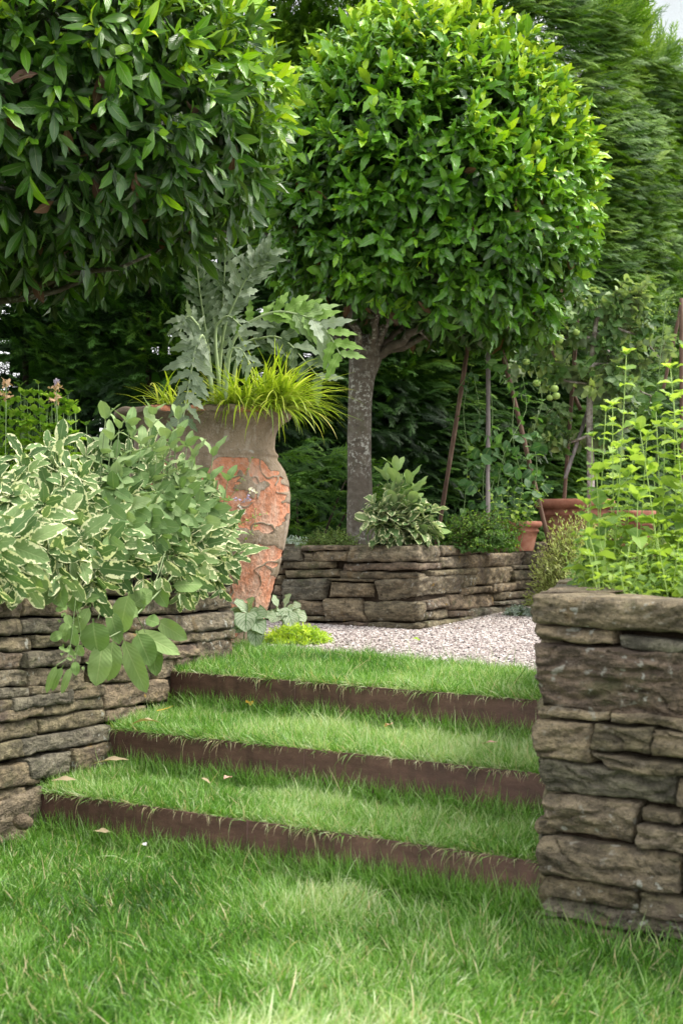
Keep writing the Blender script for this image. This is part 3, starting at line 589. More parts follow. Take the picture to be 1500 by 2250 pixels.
# ------------------------------------------------------------------ steel step edgings
names = ['rusty steel edging of the lowest grass step', 'rusty steel edging of the middle grass step', 'rusty steel edging of the top grass step']
for k, (a, b) in enumerate(strips):
    acc = Acc(); d = unit(b-a); nn = np.array([-d[1], d[0]]); L = np.linalg.norm(b-a); s = np.linspace(0, L, 160); z0, z1 = k*RZ-.03, (k+1)*RZ
    wob = .0025*fbm(np.stack([s*1.5+k*9, 0*s, 0*s], -1), 2); wz = .002*fbm(np.stack([s*3+k*5, 0*s+4, 0*s], -1), 3)
    prof = [(-.003, z0), (-.003, z1-.0008), (-.0022, z1), (.0022, z1), (.003, z1-.0008), (.003, z0)]
    G = np.stack([np.stack([a[0]+d[0]*s+nn[0]*(o_+wob), a[1]+d[1]*s+nn[1]*(o_+wob), z_h+wz*(1 if z_h > z0 else 0)+0*s], -1) for o_, z_h in prof], 0)
    acc.grid(G)
    st = acc.build('step_edging', MAT['corten'], None, smooth=False); tag(st, names[k], 'edging', 'steel edgings of the grass steps')
    for q in ((.38, .40, .30)[k], .80):      # welded joints between plates
        c_ = a+d*L*q-nn*.0035; p = Acc(); p.tube(np.array([[c_[0], c_[1], z0+.01], [c_[0], c_[1], (z0+z1)/2], [c_[0]+.0006, c_[1], z1-.002]]), .0018, 6); p.build('weld_seam', MAT['corten'], st)

# ------------------------------------------------------------------ grass
def side(P, a, b): return (b[0]-a[0])*(P[:, 1]-a[1])-(b[1]-a[1])*(P[:, 0]-a[0])   # >0 left/back of a->b
def inview(P, m=120):
    px = 750+FOC*P[:, 0]/P[:, 1]; return (px > -m) & (px < 1500+m)
def mow(acc, P, z, L=(.028, .055), wid=.0021, lean=.35, flow=(0, 0), bleach=0, rs=None, long_=.02):
    n = len(P); q = np.stack([P[:, 0]*4, P[:, 1]*4, np.full(n, z*7.)], -1)
    f1, f2 = fbm(q, 2)+.55*vnoise(q*4.1), fbm(q+31, 2)+.55*vnoise(q*4.1+50); cl = fbm(q*2.7+9, 2); patch = fbm(q*.55+70, 2)
    nn = vnoise(q*9)                                         # tufts
    D = np.stack([f1*1.8*lean+RNG.normal(0, lean*1.35, n)+flow[0], f2*1.8*lean+RNG.normal(0, lean*1.35, n)+flow[1], np.ones(n)], -1)
    a = U(0, 6.28, n); N = np.stack([np.cos(a), np.sin(a), .2+0*a], -1)
    l = U(L[0], L[1], n)*(1+.45*cl+.25*nn); lg = U(0, 1, n) < long_; l = np.where(lg, l*1.8, l)
    r = np.clip(.42+RNG.normal(0, .22, n)+.18*cl+.42*np.clip(patch+bleach, -.5, .8)+(f1*.12), 0, .93); r = np.where(U(0, 1, n) < .045, 1.0, r)
    place(acc, T['blade'], np.column_stack([P, np.full(n, z-.004)]), D, N, l, wid*U(.7, 1.4, n)/l, r)
acc = Acc()
n = 290000; P = np.stack([U(-1.3, 1.2, n), U(2.0, 4.3, n)], 1)
wx = np.interp(P[:, 1], [L0[1]-ldir[1]*1.9, LE[1]], [L0[0]-ldir[0]*1.9, LE[0]])
ok = (side(P, strips[0][0], strips[0][1]) < -.004) & inview(P) & (P[:, 0] > wx+.005) & ~((P[:, 0] > P0[0]-.01) & (side(P, P0, P0+Udir) > -.006))
P = P[ok]; mow(acc, P, 0, (.030, .068), bleach=.15, wid=.0026, lean=.45)
# taller wisps against the first riser and along the walls
def wisps(acc, a, b, z, n, off=(-.03, -.003), L=(.05, .11), r=None, lean=.35):
    t = U(0, 1, n); d = unit(b-a); nn = np.array([-d[1], d[0]])
    Pw = a+(b-a)*t[:, None]+nn*U(off[0], off[1], n)[:, None]; Pw = Pw+0
    D = np.stack([RNG.normal(0, lean, n), RNG.normal(0, lean, n), np.ones(n)], -1); aa = U(0, 6.28, n)
    l = U(L[0], L[1], n); place(acc, T['blade'], np.column_stack([Pw, np.full(n, z)]), D, np.stack([np.cos(aa), np.sin(aa), .2+0*aa], -1), l, .0022/l, U(.2, .8, n) if r is None else U(r[0], r[1], n))
wisps(acc, strips[0][0], strips[0][1], 0, 4200, off=(-.05, -.002), L=(.06, .11)); wisps(acc, (strips[0][0]+strips[0][1])/2, strips[0][1], 0, 1800, off=(-.06, -.002), L=(.08, .13)); wisps(acc, P0-[.01, 0], P0+Udir*.5, 0, 350, (-.03, -.012)); wisps(acc, L0-ldir*.4, L0, 0, 120, (-.03, -.01), (.05, .08))
tag(acc.build('lawn_grass', MAT['grass']), 'long unmown lawn in front of the lowest steel edging', 'grass', kind='stuff')
for k in range(3):
    acc = Acc(); a, b = strips[k]; z = (k+1)*RZ
    if k < 2: c_, d_ = strips[k+1]
    else: c_, d_ = gv[0], gv[3]+np.array([.25, -.12])
    n = (60000, 76000, 90000)[k]; u = U(0, 1, n)[:, None]; v = U(0, 1, n)[:, None]
    P = (1-u)*((1-v)*a+v*c_)+u*((1-v)*b+v*d_)
    if k == 2:
        gl = np.array([g for g in gv[:4]]); yb = np.interp(P[:, 0], gl[:, 0], gl[:, 1])+.05*fbm(np.stack([P[:, 0]*6, 0*P[:, 0], 0*P[:, 0]], -1), 3)
        P = P[(P[:, 1] < yb+RNG.normal(0, .02, len(P))) | (P[:, 0] < gl[0, 0])]
    wx = np.interp(P[:, 1], [A1[1], A2[1], A3[1], LE[1]], [A1[0], A2[0], A3[0], LE[0]]); P = P[(P[:, 0] > wx-.02) & inview(P)]
    P = P[side(P, a, b) > .006]
    mow(acc, P, z-.006, (.030, .062), flow=(-.12, -.25), bleach=(.35, .2, -.05)[k], lean=.45)
    d = unit(b-a); nn = np.array([-d[1], d[0]])
    # thatch and drooping blades at the lip
    n = 1800; t = U(0, 1, n); Pw = a+(b-a)*t[:, None]+nn*U(.003, .04, n)[:, None]; dens = fbm(np.stack([t*14+k*7, 0*t, 0*t], -1), 3); kp = dens > U(.02, .5, n); Pw = Pw[kp]; n = len(Pw)
    D = np.column_stack([np.tile(-nn, (n, 1))*U(.2, 1.4, n)[:, None]+RNG.normal(0, .5, (n, 2)), U(.1, 1.0, n)]); l = U(.03, .09, n)
    place(acc, T['blade'], np.column_stack([Pw, np.full(n, z-.004)]), D, np.tile([0, 0, 1.], (n, 1)), l, .002/l, np.where(U(0, 1, n) < .3, 1, U(.3, .9, n)))
    n = 700; t = U(0, 1, n); Pw = a+(b-a)*t[:, None]+nn*U(.003, .02, n)[:, None]; D = np.column_stack([RNG.normal(0, 1, (n, 2)), U(-.1, .3, n)]); l = U(.02, .05, n)
    place(acc, T['blade'], np.column_stack([Pw, np.full(n, z+.001)]), D, np.tile([0, 0, 1.], (n, 1)), l, .0017/l, U(.95, 1, n))
    if k < 2: wisps(acc, c_, d_, z, 3600, off=(-.05, -.002), L=(.055, .10))
    tag(acc.build('step_grass', MAT['grass']), ('grass on the lowest step tread', 'grass on the middle step tread', 'grass band on the top step beside the gravel')[k], 'grass', kind='stuff')

# gravel stones
acc = Acc(); n = 60000; P = np.stack([U(-1.2, 2.2, n), U(4.3, 9.3, n)], 1); px = 750+FOC*P[:, 0]/P[:, 1]; gl = np.array(gv[:4])
wsel = (P[:, 1] > np.interp(P[:, 0], gl[:, 0], gl[:, 1])-.02) & (px > 440) & (px < 1280)
c0s = (side(P, C0, CL) < 0)
okk = wsel & ~((side(P, CL, C0) > -.01) & (side(P, C0, CR) > -.01)) & ~((P[:, 0] < C0[0]) & (side(P, CL, C0) > 0)); P = P[okk]; n = len(P)
cube = np.array([[x, y, z] for x in (-1, 1) for y in (-1, 1) for z in (-1, 1)], float); cf = np.array([[0, 1, 3, 2], [4, 6, 7, 5], [0, 4, 5, 1], [2, 3, 7, 6], [0, 2, 6, 4], [1, 5, 7, 3]])
sz = U(.0022, .0052, n); V = cube[None]*sz[:, None, None]*(1+RNG.normal(0, .25, (n, 8, 3))); an = U(0, 6.28, n); ca, sa_ = np.cos(an)[:, None], np.sin(an)[:, None]
V = np.stack([V[..., 0]*ca-V[..., 1]*sa_, V[..., 0]*sa_+V[..., 1]*ca, V[..., 2]*.7], -1)+np.column_stack([P, np.full(n, TOPZ-.002)])[:, None, :]
acc.add(V, cf[None]+(np.arange(n)*8)[:, None, None], None, np.repeat(U(0, 1, n), 8)); tag(acc.build('gravel_stones', MAT['pebble'], None, False), 'pale pinkish gravel between grass steps and raised bed', 'gravel', kind='stuff')

# ------------------------------------------------------------------ fallen leaves
def fallen(name, px, py, z, L, mat, ts, label, cat='fallen leaf', up=.012, d=None):
    Y = (EYE-z-up)*FOC/(py-HOR); p = at(px, py, Y); a = Acc(); dd = np.array([U(-1, 1), U(-1, 1), U(-.1, .3)]) if d is None else np.array(d, float)
    place(a, ts, p[None], dd[None], np.array([[U(-.3, .3), U(-.4, .1), 1.]]), L, 1.1, .6); tag(a.build(name, mat), label, cat, 'fallen leaves on the grass')
fallen('fallen_leaf', 545, 1540, 2*RZ, .045, MAT['yellow_leaf'], T['oval_t'], 'yellow fallen leaf under the top steel edging', up=0.052)
fallen('fallen_leaf', 1058, 1634, 2*RZ, .042, MAT['pink_leaf'], T['laurel'], 'pinkish dry leaf on the middle step grass', up=0.057, d=(1, -.1, .25))
fallen('fallen_leaf', 862, 1590, 2*RZ, .04, MAT['pink_leaf'], T['oval_t'], 'brown curled leaf on the middle step below the top edging', up=0.052)
fallen('fallen_leaf', 322, 1858, 0, .022, MAT['petal_white'], T['oval_t'], 'tiny white petal on the lawn below the lowest edging', 'petal', up=0.062)
fallen('fallen_leaf', 462, 1722, RZ, .03, MAT['dry_leaf'], T['laurel'], 'small buff leaf on the lowest step grass', up=0.057)
fallen('fallen_leaf', 492, 1712, RZ, .034, MAT['pink_leaf'], T['oval_t'], 'pinkish brown leaf on the lowest step, right of the buff one', up=0.057)
fallen('fallen_leaf', 112, 1716, .17, .075, MAT['dry_leaf'], T['laurel'], 'long dry curled leaf against the wall beside the lowest step', up=.02, d=(1, -.3, .25))
fallen('fallen_leaf', 202, 1680, RZ, .12, MAT['dry_leaf'], T['laurel'], 'long dry curled leaf at the wall below the middle edging', up=0.057, d=(1, -.3, .35))
fallen('fallen_leaf', 290, 1592, 2*RZ, .09, MAT['dry_leaf'], T['laurel'], 'curled grey leaf beside the wall end of the middle edging', up=0.042, d=(1, -.3, .45))
fallen('fallen_leaf', 345, 1562, 2*RZ, .055, MAT['yellow_leaf'], T['needle'], 'pale dead stalk on the middle step near the wall', 'stalk', up=0.052, d=(1, .1, .1))
fallen('fallen_leaf', 905, 1403, TOPZ, .045, MAT['mint'], T['oval_t'], 'bright green leaf lying on the gravel', up=.004, d=(1, -.2, 0))
fallen('fallen_leaf', 118, 1800, 0, .05, MAT['dry_leaf'], T['oval_t'], 'pale leaf scrap by the left end of the lowest edging', up=0.052, d=(1, .2, .1))
fallen('fallen_leaf', 205, 1826, 0, .05, MAT['dry_leaf'], T['laurel'], 'narrow pale leaf on the lawn near the lowest edging', up=0.057, d=(1, -.2, .1))

# ------------------------------------------------------------------ urn
VY = 6.0; VC = at(450, 1175, VY)[:2]
def vz(y): return EYE-(y-HOR)*VY/FOC
prof = [(905, 178), (903, 190), (908, 197), (917, 195), (924, 181), (933, 170), (945, 160), (960, 155), (985, 153), (995, 156), (999, 162), (1004, 162), (1009, 158), (1020, 166), (1035, 176), (1060, 185), (1090, 188.5), (1130, 188), (1170, 182), (1220, 171), (1270, 159), (1320, 146), (1360, 135), (1405, 122)]
py_ = np.array([p[0] for p in prof], float); pr = np.array([p[1] for p in prof], float)
cl = np.concatenate([[0], np.cumsum(np.hypot(np.diff(py_), np.diff(pr)))]); s = np.linspace(0, cl[-1], 300); PYv = np.interp(s, cl, py_); PRv = np.interp(s, cl, pr)
ker = np.ones(5)/5; PYv[2:-2] = np.convolve(PYv, ker, 'valid'); PRv[2:-2] = np.convolve(PRv, ker, 'valid')
th = np.linspace(0, 2*math.pi, 700)
TH, PY = np.meshgrid(th, PYv); PR = np.meshgrid(th, PRv)[1]
x = PR*np.cos(TH); yd = PR*np.sin(TH); front = yd < 0; PX = 450+x
blobs = [(505, 1050, 34, 34, 0), (575, 1042, 46, 26, .5), (520, 1098, 52, 36, 0), (612, 1070, 26, 44, 0), (590, 1120, 42, 44, 0), (558, 1140, 34, 30, 0), (560, 1240, 44, 38, .3), (600, 1225, 30, 26, 0), (560, 1300, 60, 50, 0), (530, 1350, 50, 50, 0), (585, 1370, 40, 40, 0), (470, 1080, 40, 40, 0), (480, 1260, 50, 60, 0), (390, 1120, 60, 90, 0), (330, 1290, 50, 70, 0)]
ns = fbm(np.stack([PX/34, PY/30, np.where(front, 0, 5.)], -1), 4)
fld = np.full(PX.shape, -9.)
for bx, by, rx_, ry_, k in blobs:
    u_, v_ = PX-bx, PY-by; u2 = u_*math.cos(k)+v_*math.sin(k); v2 = -u_*math.sin(k)+v_*math.cos(k); fld = np.maximum(fld, 1-np.hypot(u2/rx_, v2/ry_))
seam = np.minimum(np.abs(PY-(1075+(PX-560)*-.18+ns*16))/7, 9); seam2 = np.abs(PX-(560+(PY-1060)*.12+ns*16))/6
sm2 = np.abs(fbm(np.stack([PX/55+9, PY/60, np.where(front, 0, 5.)], -1), 3)); fld = fld+.62*ns-.05-.75*np.clip(1-sm2/.045, 0, 1)-np.where((PY > 1055) & (PY < 1100), .5*np.clip(1.4-seam, 0, 1), 0)-np.where((PY < 1100), .4*np.clip(1.3-seam2, 0, 1), 0)
bk = fbm(np.stack([x/60+40, yd/60, PY/50], -1), 4)-.12; fld = np.where(front, fld, bk*1.5)
fld = np.where(PY < 1012, -.5, fld); rimchip = fbm(np.stack([np.cos(TH)*5, np.sin(TH)*5, PY/20], -1), 3); fld = np.where((PY < 920) & (PY > 904) & (rimchip > .12), .4, fld)
mask = np.clip(.5+fld*2.2, 0, 1); sm = mask*mask*(3-2*mask)
d3 = np.stack([np.cos(TH), np.sin(TH), 0*TH], -1); q3 = np.stack([x/40, yd/40, PY/40], -1)
rr_ = PR*.002-.0075*sm+.0012*fbm(q3*2.5, 4)+sm*.004*fbm(q3*6, 3); chip = np.clip(vnoise(np.stack([np.cos(TH)*4, np.sin(TH)*4, 0*TH+2], -1))-.15, 0, 1); rr_ -= np.where(PY < 922, chip*.05*np.clip((922-PY)/14, 0, 1), 0)
Zv = vz(PY)-np.where(PY < 918, chip*.012, 0)+np.where(PY < 925, .004*vnoise(np.stack([np.cos(TH)*6, np.sin(TH)*6, 0*TH], -1)), 0)
acc = Acc(); G = np.stack([VC[0]+rr_*np.cos(TH), VC[1]+rr_*np.sin(TH), Zv], -1); rimn = int(np.searchsorted(PYv[30:], 928)+30)
urn = thing('terracotta_urn', (VC[0], VC[1], TOPZ), 'tall weathered terracotta urn with flaking render beside the end of the left wall', 'urn')
acc.grid(G[rimn:], mask[rimn:]); acc.build('urn_body', MAT['urn'], urn)
acc = Acc(); acc.grid(G[:rimn+1], mask[:rimn+1])
inn = np.stack([np.stack([VC[0]+r_*np.cos(th), VC[1]+r_*np.sin(th), vz(y_)+0*th], -1) for r_, y_ in ((.356, 905.), (.31, 925.), (.29, 960.))], 0); acc.grid(inn[::-1], .1); acc.build('rim', MAT['urn'], urn)
acc = Acc(); acc.grid(np.stack([np.stack([VC[0]+r_*np.cos(th), VC[1]+r_*np.sin(th), vz(932.)+.01*np.cos(th*7)+0*th], -1) for r_ in (.305, .15, .001)], 0)); acc.build('potting_soil', MAT['soil'], urn)

# golden grass tufts in the urn
def gold(px, py, Y, n, Lr, lab, bias=(0, 0), grp='golden grass tufts in the urn'):
    c_ = at(px, py, Y); t_ = thing('golden_grass', c_, lab, 'ornamental grass', grp); a = Acc()
    P = c_+np.stack([RNG.normal(0, .035, n), RNG.normal(0, .035, n), np.zeros(n)], -1); az = U(0, 6.28, n); el = U(.1, 1.35, n)
    D = np.stack([np.cos(az)*np.cos(el)+bias[0], np.sin(az)*np.cos(el)+bias[1], np.sin(el)], -1); l = U(Lr[0], Lr[1], n)
    N = np.stack([-D[:, 0]*0, 0*az, np.ones(n)], -1); place(a, T['long'], P, D, N, l, .0075*U(.6, 1.2, n)/l, np.clip(.65-.35*(el < .6)*U(0, 1, n)+RNG.normal(0, .2, n), 0, 1)); a.build('blades', MAT['gold'], t_)
gold(520, 903, 5.74, 300, (.12, .29), 'golden arching grass tuft at the middle front of the urn rim', (-.05, -.25))
gold(600, 900, 5.78, 430, (.15, .36), 'larger golden grass tuft spilling over the right urn rim', (.45, -.2))
gold(385, 905, 5.85, 70, (.12, .26), 'thin sparse golden grass tuft left of the silver leaf', (-.35, -.1))

# cardoon
car = thing('cardoon', at(470, 915, 5.95), 'silver cardoon with jagged arching leaves standing in the urn', 'plant')
ribs = [([(470, 900), (458, 760), (440, 650), (428, 545)], 6.0, 66, -.1, 13), ([(480, 900), (482, 740), (492, 640), (496, 520)], 6.03, 70, -.05, 13),
 ([(478, 880), (490, 720), (540, 610), (592, 552)], 5.95, 74, .14, 13), ([(490, 890), (500, 742), (590, 680), (660, 690), (712, 712), (752, 788)], 5.8, 92, .42, 12),
 ([(465, 860), (448, 725), (430, 760), (416, 840), (402, 925)], 5.62, 80, .16, 11), ([(462, 840), (440, 720), (412, 688), (394, 735)], 5.78, 54, .2, 7),
 ([(500, 890), (530, 750), (620, 735), (705, 835)], 5.98, 92, -.15, 8), ([(495, 880), (505, 765), (530, 765), (552, 805)], 5.65, 50, .2, 6), ([(485, 880), (470, 720), (500, 690), (535, 720)], 5.75, 46, .15, 6)]
for pts, Y, lobe, rb, nl_ in ribs:
    pts = np.array(pts, float); tt = np.linspace(0, 1, len(pts)); t = np.linspace(0, 1, 24)
    cxs = np.interp(t, tt, pts[:, 0]); cys = np.interp(t, tt, pts[:, 1]); kk = np.ones(5)/5; cxs[2:-2] = np.convolve(cxs, kk, 'valid'); cys[2:-2] = np.convolve(cys, kk, 'valid')
    W3 = np.array([at(a_, b_, Y-.10*t_) for a_, b_, t_ in zip(cxs, cys, t)]); ra = Acc(); ra.tube(W3, np.linspace(.009, .002, 24), 6)
    la = Acc(); tl = np.repeat(np.linspace(.24, .97, nl_), 2); P = np.stack([np.interp(tl, t, W3[:, i]) for i in range(3)], -1); ax = unit(np.stack([np.interp(np.minimum(tl+.03, 1), t, W3[:, i])-np.interp(tl-.03, t, W3[:, i]) for i in range(3)], -1))
    vw = unit(np.tile([0., -1, .35], (len(tl), 1))+RNG.normal(0, .2, (len(tl), 3))); sd_ = unit(np.cross(ax, vw))*np.tile([1, -1], nl_)[:, None]
    D = sd_*.8+ax*.75+RNG.normal(0, .1, (len(tl), 3))+np.array([0, 0, .1]); env = np.sin(np.pi*np.clip((tl-.15)*.95, 0, 1))**.6*.8+.3
    place(la, T['lobe'], P, D, vw, lobe*.86/FOC*Y*env*U(.8, 1.1, len(tl)), 1.0, np.clip(.5+rb+RNG.normal(0, .09, len(tl)), 0, 1))
    lf = la.build('leaf', MAT['cardoon'], car); ra.build('leaf_rib', MAT['rib'], lf)

# ------------------------------------------------------------------ herbs over the left wall
def wallY(px): return float(np.interp(px, WL.px[(WL.S > .5) & (WL.S < sE)], WL.P[(WL.S > .5) & (WL.S < sE), 1]))
def herb(name, label, cat, base, specs, mats, leafname='foliage', group=None):
    t_ = thing(name, base, label, cat, group); la, sa = Acc(), Acc()
    for f in specs: f(la, sa)
    la.build(leafname, mats[0], t_); sa.build('stems', mats[1], t_); return t_
def region_bush(la, sa, pxs, ytop, ybot, n, ts, L, dY=(-.05, .35), baseY=.25, zb=.66, outw=.0, **kw):
    """tips fill a silhouette over the bed, stems rise from the soil behind the wall top"""
    for _ in range(n):
        px = U(*pxs); a, b = ytop(px), ybot(px); py = a+(b-a)*U(0, 1); f = (py-a)/(b-a)
        Y = wallY(min(max(px, -40), 505))+dY[1]*(1-f)**1.2+dY[0]*f-abs(U(0, .05)); tip = at(px, py, Y)
        bx = px+U(-60, 60); b_ = at(bx, 1200, Y+baseY+U(-.1, .1)*.5); b_[2] = zb; b_[0] = b_[0]-.02
        mid = (b_+tip)/2+np.array([0, 0, .10+.16*f]); mid[1] += .04
        shoot(la, sa, bez(b_, mid, tip, 8), ts, L*U(.8, 1.15), **kw)
top1 = lambda x: np.interp(x, [-60, 60, 130, 200, 330, 420, 480, 560], [1040, 990, 960, 1000, 990, 1050, 1100, 1190])
bot1 = lambda x: np.interp(x, [-60, 60, 130, 220, 330, 420, 500, 560], [1235, 1255, 1225, 1265, 1255, 1200, 1235, 1240])
q = at(150, 1290, 3.95); q[2] = .66
def f_var(la, sa):
    region_bush(la, sa, (-70, 470), top1, lambda x: bot1(x)+45, 150, T['sage'], .135, npairs=4, start=.4, ang=62, r=(.1, .9), rad=.0018, Wd=1.15, droop=.3, tipn=5, tipscale=.6)
herb('variegated_sage', 'large cream edged variegated sage spilling over the left wall', 'herb', q, [f_var], (MAT['sage_var'], MAT['stem_pale']))
def f_g(la, sa):
    region_bush(la, sa, (225, 470), lambda x: top1(x)-5, lambda x: bot1(x)-60, 42, T['sage_big'], .115, npairs=5, start=.25, ang=58, r=(.2, .9), rad=.002, Wd=.95, droop=.3, tipn=4, tipscale=.7, dY=(-.02, .3))
    for px, py in ((425, 1010), (468, 1005), (388, 965), (330, 945), (232, 925), (262, 945), (335, 915), (392, 925), (500, 1060), (345, 1005), (290, 965), (310, 980), (365, 970), (245, 970), (410, 985), (285, 940), (375, 990)):
        Y = wallY(min(px, 500))+.12; tip = at(px, py, Y); b_ = at(px-30, 1180, Y+.15); b_[2] = .68; shoot(la, sa, bez(b_, (b_+tip)/2+[0, 0, .05], tip), T['sage_big'], .105, 3, .6, 42, (.5, 1), .0022, .85, .1, 3, tipscale=.8)
q = at(370, 1290, 4.8); q[2] = .66
herb('grey_green_sage', 'plain grey green sage with broad leaves in the middle of the left bed', 'herb', q, [f_g], (MAT['sage'], MAT['stem_pale']))
def f_v2(la, sa):
    region_bush(la, sa, (395, 492), lambda x: 1080+.0*x, lambda x: 1310-.1*(x-400), 44, T['sage'], .14, npairs=4, start=.3, ang=52, r=(.2, .8), rad=.002, Wd=1.0, droop=.2, tipn=4, dY=(-.06, .2))
q = at(480, 1290, 5.1); q[2] = .66
herb('variegated_sage', 'narrow leaved cream edged sage at the wall end against the urn', 'herb', q, [f_v2], (MAT['sage_var'], MAT['stem_pale']))
# broad sage hanging down the wall: leaves placed one by one
def hang(leaves, la, sa, stems, dy=-.07):
    for pts, rad in stems: 
        P = [at(x, y, wallY(min(x, 500))+dy-d_) for x, y, d_ in pts]; P = np.array(P); t = np.linspace(0, 1, len(P)); tt = np.linspace(0, 1, 14)
        sa.tube(np.stack([np.interp(tt, t, P[:, i]) for i in range(3)], -1), np.linspace(rad, rad*.6, 14), 6)
    for x0, y0, x1, y1, wd, d_, tn in leaves:
        Y = wallY(min((x0+x1)/2, 500))+dy-d_; a, b = at(x0, y0, Y), at(x1, y1, Y-.012); D = b-a; L = np.linalg.norm(D)*1.07
        place(la, T[tn], a[None], D[None], (np.array([U(-.35, .35), -1, U(.1, .7)]))[None], L, wd/FOC*Y/(L*2*.25), U(.3, .9))
la, sa = Acc(), Acc()
hang([(205,1360,212,1432,62,.02,'sage_big'),(228,1405,213,1502,60,.03,'sage_big'),(250,1400,238,1496,48,.0,'sage_big'),(285,1300,260,1388,58,.05,'sage_big'),(268,1395,318,1518,48,.0,'sage_big'),
 (300,1385,332,1458,56,.02,'sage_big'),(285,1385,392,1426,44,.04,'sage_big'),(340,1360,406,1402,44,.02,'sage_big'),(375,1288,440,1278,40,.05,'sage_big'),(318,1360,348,1366,30,.05,'sage_big'),(330,1400,345,1480,44,-.01,'sage_big'),
 (200,1330,165,1390,30,.0,'sage_big'),(262,1330,300,1350,36,.0,'sage_big'),(240,1335,262,1410,40,-.01,'sage_big'),(290,1330,330,1300,38,.02,'sage_big'),(110,1265,140,1330,48,.0,'sage_big'),(130,1270,120,1325,40,.0,'sage_big'),(70,1262,88,1302,36,.0,'sage_big'),
 (215,1290,225,1345,40,-.01,'sage_big'),(175,1290,160,1340,38,-.01,'sage_big'),(305,1290,300,1345,44,-.01,'sage_big'),(330,1270,365,1330,40,-.01,'sage_big')], la, sa,
 [([(400, 1240, .0), (350, 1300, .02), (300, 1350, .04), (270, 1385, .04), (240, 1400, .03)], .0035), ([(380, 1150, 0), (352, 1250, .03), (330, 1310, .03)], .003), ([(300, 1350, .04), (320, 1390, .03)], .002), ([(230, 1260, 0), (225, 1330, .02), (215, 1362, .02)], .002)])
t_ = thing('broad_sage', at(260, 1300, 4.0), 'broad green sage leaves hanging down the face of the left wall', 'herb'); la.build('leaves', MAT['sage_big'], t_); sa.build('stems', MAT['stem_pale'], t_)
la, sa = Acc(), Acc()
hang([(128,1458,98,1518,20,.02,'sage_big'),(140,1462,112,1514,20,.02,'sage_big'),(158,1462,136,1520,20,.02,'sage_big'),(165,1450,168,1482,22,.02,'sage_big'),(158,1370,164,1418,22,.02,'sage_big'),(150,1365,132,1398,22,.02,'sage_big'),(152,1330,124,1340,22,.02,'sage_big'),
 (140,1390,112,1404,24,.0,'sage_big'),(170,1415,180,1440,22,.02,'sage_big'),(175,1320,215,1310,26,.02,'sage_big'),(145,1350,155,1372,16,.0,'round'),(150,1380,142,1408,16,.0,'round'),(150,1420,160,1440,12,.0,'round')], la, sa,
 [([(170, 1270, 0), (165, 1330, .02), (158, 1400, .02), (150, 1445, .02), (125, 1462, .02)], .0018), ([(168, 1340, .02), (178, 1390, .02), (165, 1455, .02)], .0014)])
for _ in range(40):
    x, y = U(128, 190), U(1330, 1470); Y = wallY(x)-.07; place(la, T['round'], at(x, y, Y)[None], rv(1), np.array([[0, -1, .5]]), U(.008, .018), 1.1, U(.6, 1))
t_ = thing('trailing_sage', at(165, 1300, 3.8), 'thin trailing sage sprig with small yellowing leaves hanging on the left wall', 'herb'); la.build('leaves', MAT['sage_big'], t_); sa.build('stems', MAT['stem_green'], t_)

# plants behind the sage, far left
la, sa = Acc(), Acc()
for _ in range(130):
    px, py = U(-60, 170), U(865, 1010); py = max(py, 860+.35*max(0, px-60)); tip = at(px, py, 4.75); b_ = tip*1.0; b_[2] = .66; b_[0] += U(-.05, .05); shoot(la, sa, bez(b_, (b_+tip)/2, tip), T['oval_t'], .078, 7, .1, 65, (.2, 1), .001, 1.1, .1, 4)
t_ = thing('striped_leaf_plant', at(40, 1250, 4.75), 'lime green plant with striped leaves at the far left behind the sage', 'plant'); la.build('foliage', MAT['stripe'], t_); sa.build('stems', MAT['stem_green'], t_)
la, sa = Acc(), Acc()
for px, py in ((20, 880), (45, 850), (85, 845), (120, 870), (150, 868), (110, 915), (165, 895), (60, 880), (-10, 860), (190, 935), (95, 890), (140, 905)):
    tip = at(px, py, 4.9); b_ = tip*1.; b_[2] = .66; shoot(la, sa, bez(b_, (b_+tip)/2+[.02, 0, 0], tip), T['oval_t'], .065, 6, .3, 70, (.6, .95), .0018, 1., .15, 3)
t_ = thing('leafy_plant', at(90, 1250, 4.9), 'mid green plant with pointed leaves standing before the dark hedge, far left', 'plant'); la.build('foliage', MAT['herb'], t_); sa.build('stems', MAT['stem_green'], t_)
def bloom(px, py, pb, lab, lil):
    base = at(pb[0], pb[1], 4.55); base[2] = .7; tip = at(px, py, 4.55); t_ = thing('flower_stalk', base, lab, 'flower', 'flower stalks behind the sage'); sa = Acc(); sa.tube(bez(base, (base+tip)/2+[.01, 0, 0], tip), .0016, 5); sa.build('stem', MAT['stem_green'], t_)
    fa = Acc(); 
    for dz, n, rr in ((-.004, 26, .022), (-.042, 20, .024)): place(fa, T['round'], tip+np.stack([RNG.normal(0, rr*.4, n), RNG.normal(0, rr*.4, n), RNG.normal(dz, .008, n)], -1), rv(n)+[0, 0, .4], rv(n), U(.01, .02, n), .8, .5)
    fa.build('bracts', MAT['petal_buff'], t_)
    if lil: fa = Acc(); place(fa, T['round'], tip+np.stack([RNG.normal(0, .006, 9), RNG.normal(0, .006, 9), U(.01, .024, 9)], -1), rv(9)+[0, 0, .8], rv(9), .017, .9, .5); fa.build('petals', MAT['petal_lilac'], t_)
bloom(124, 852, (126, 1010), 'flower stalk with small lilac petals above buff bracts', True); bloom(14, 842, (2, 1010), 'faded buff flower stalk at the far left edge', False)

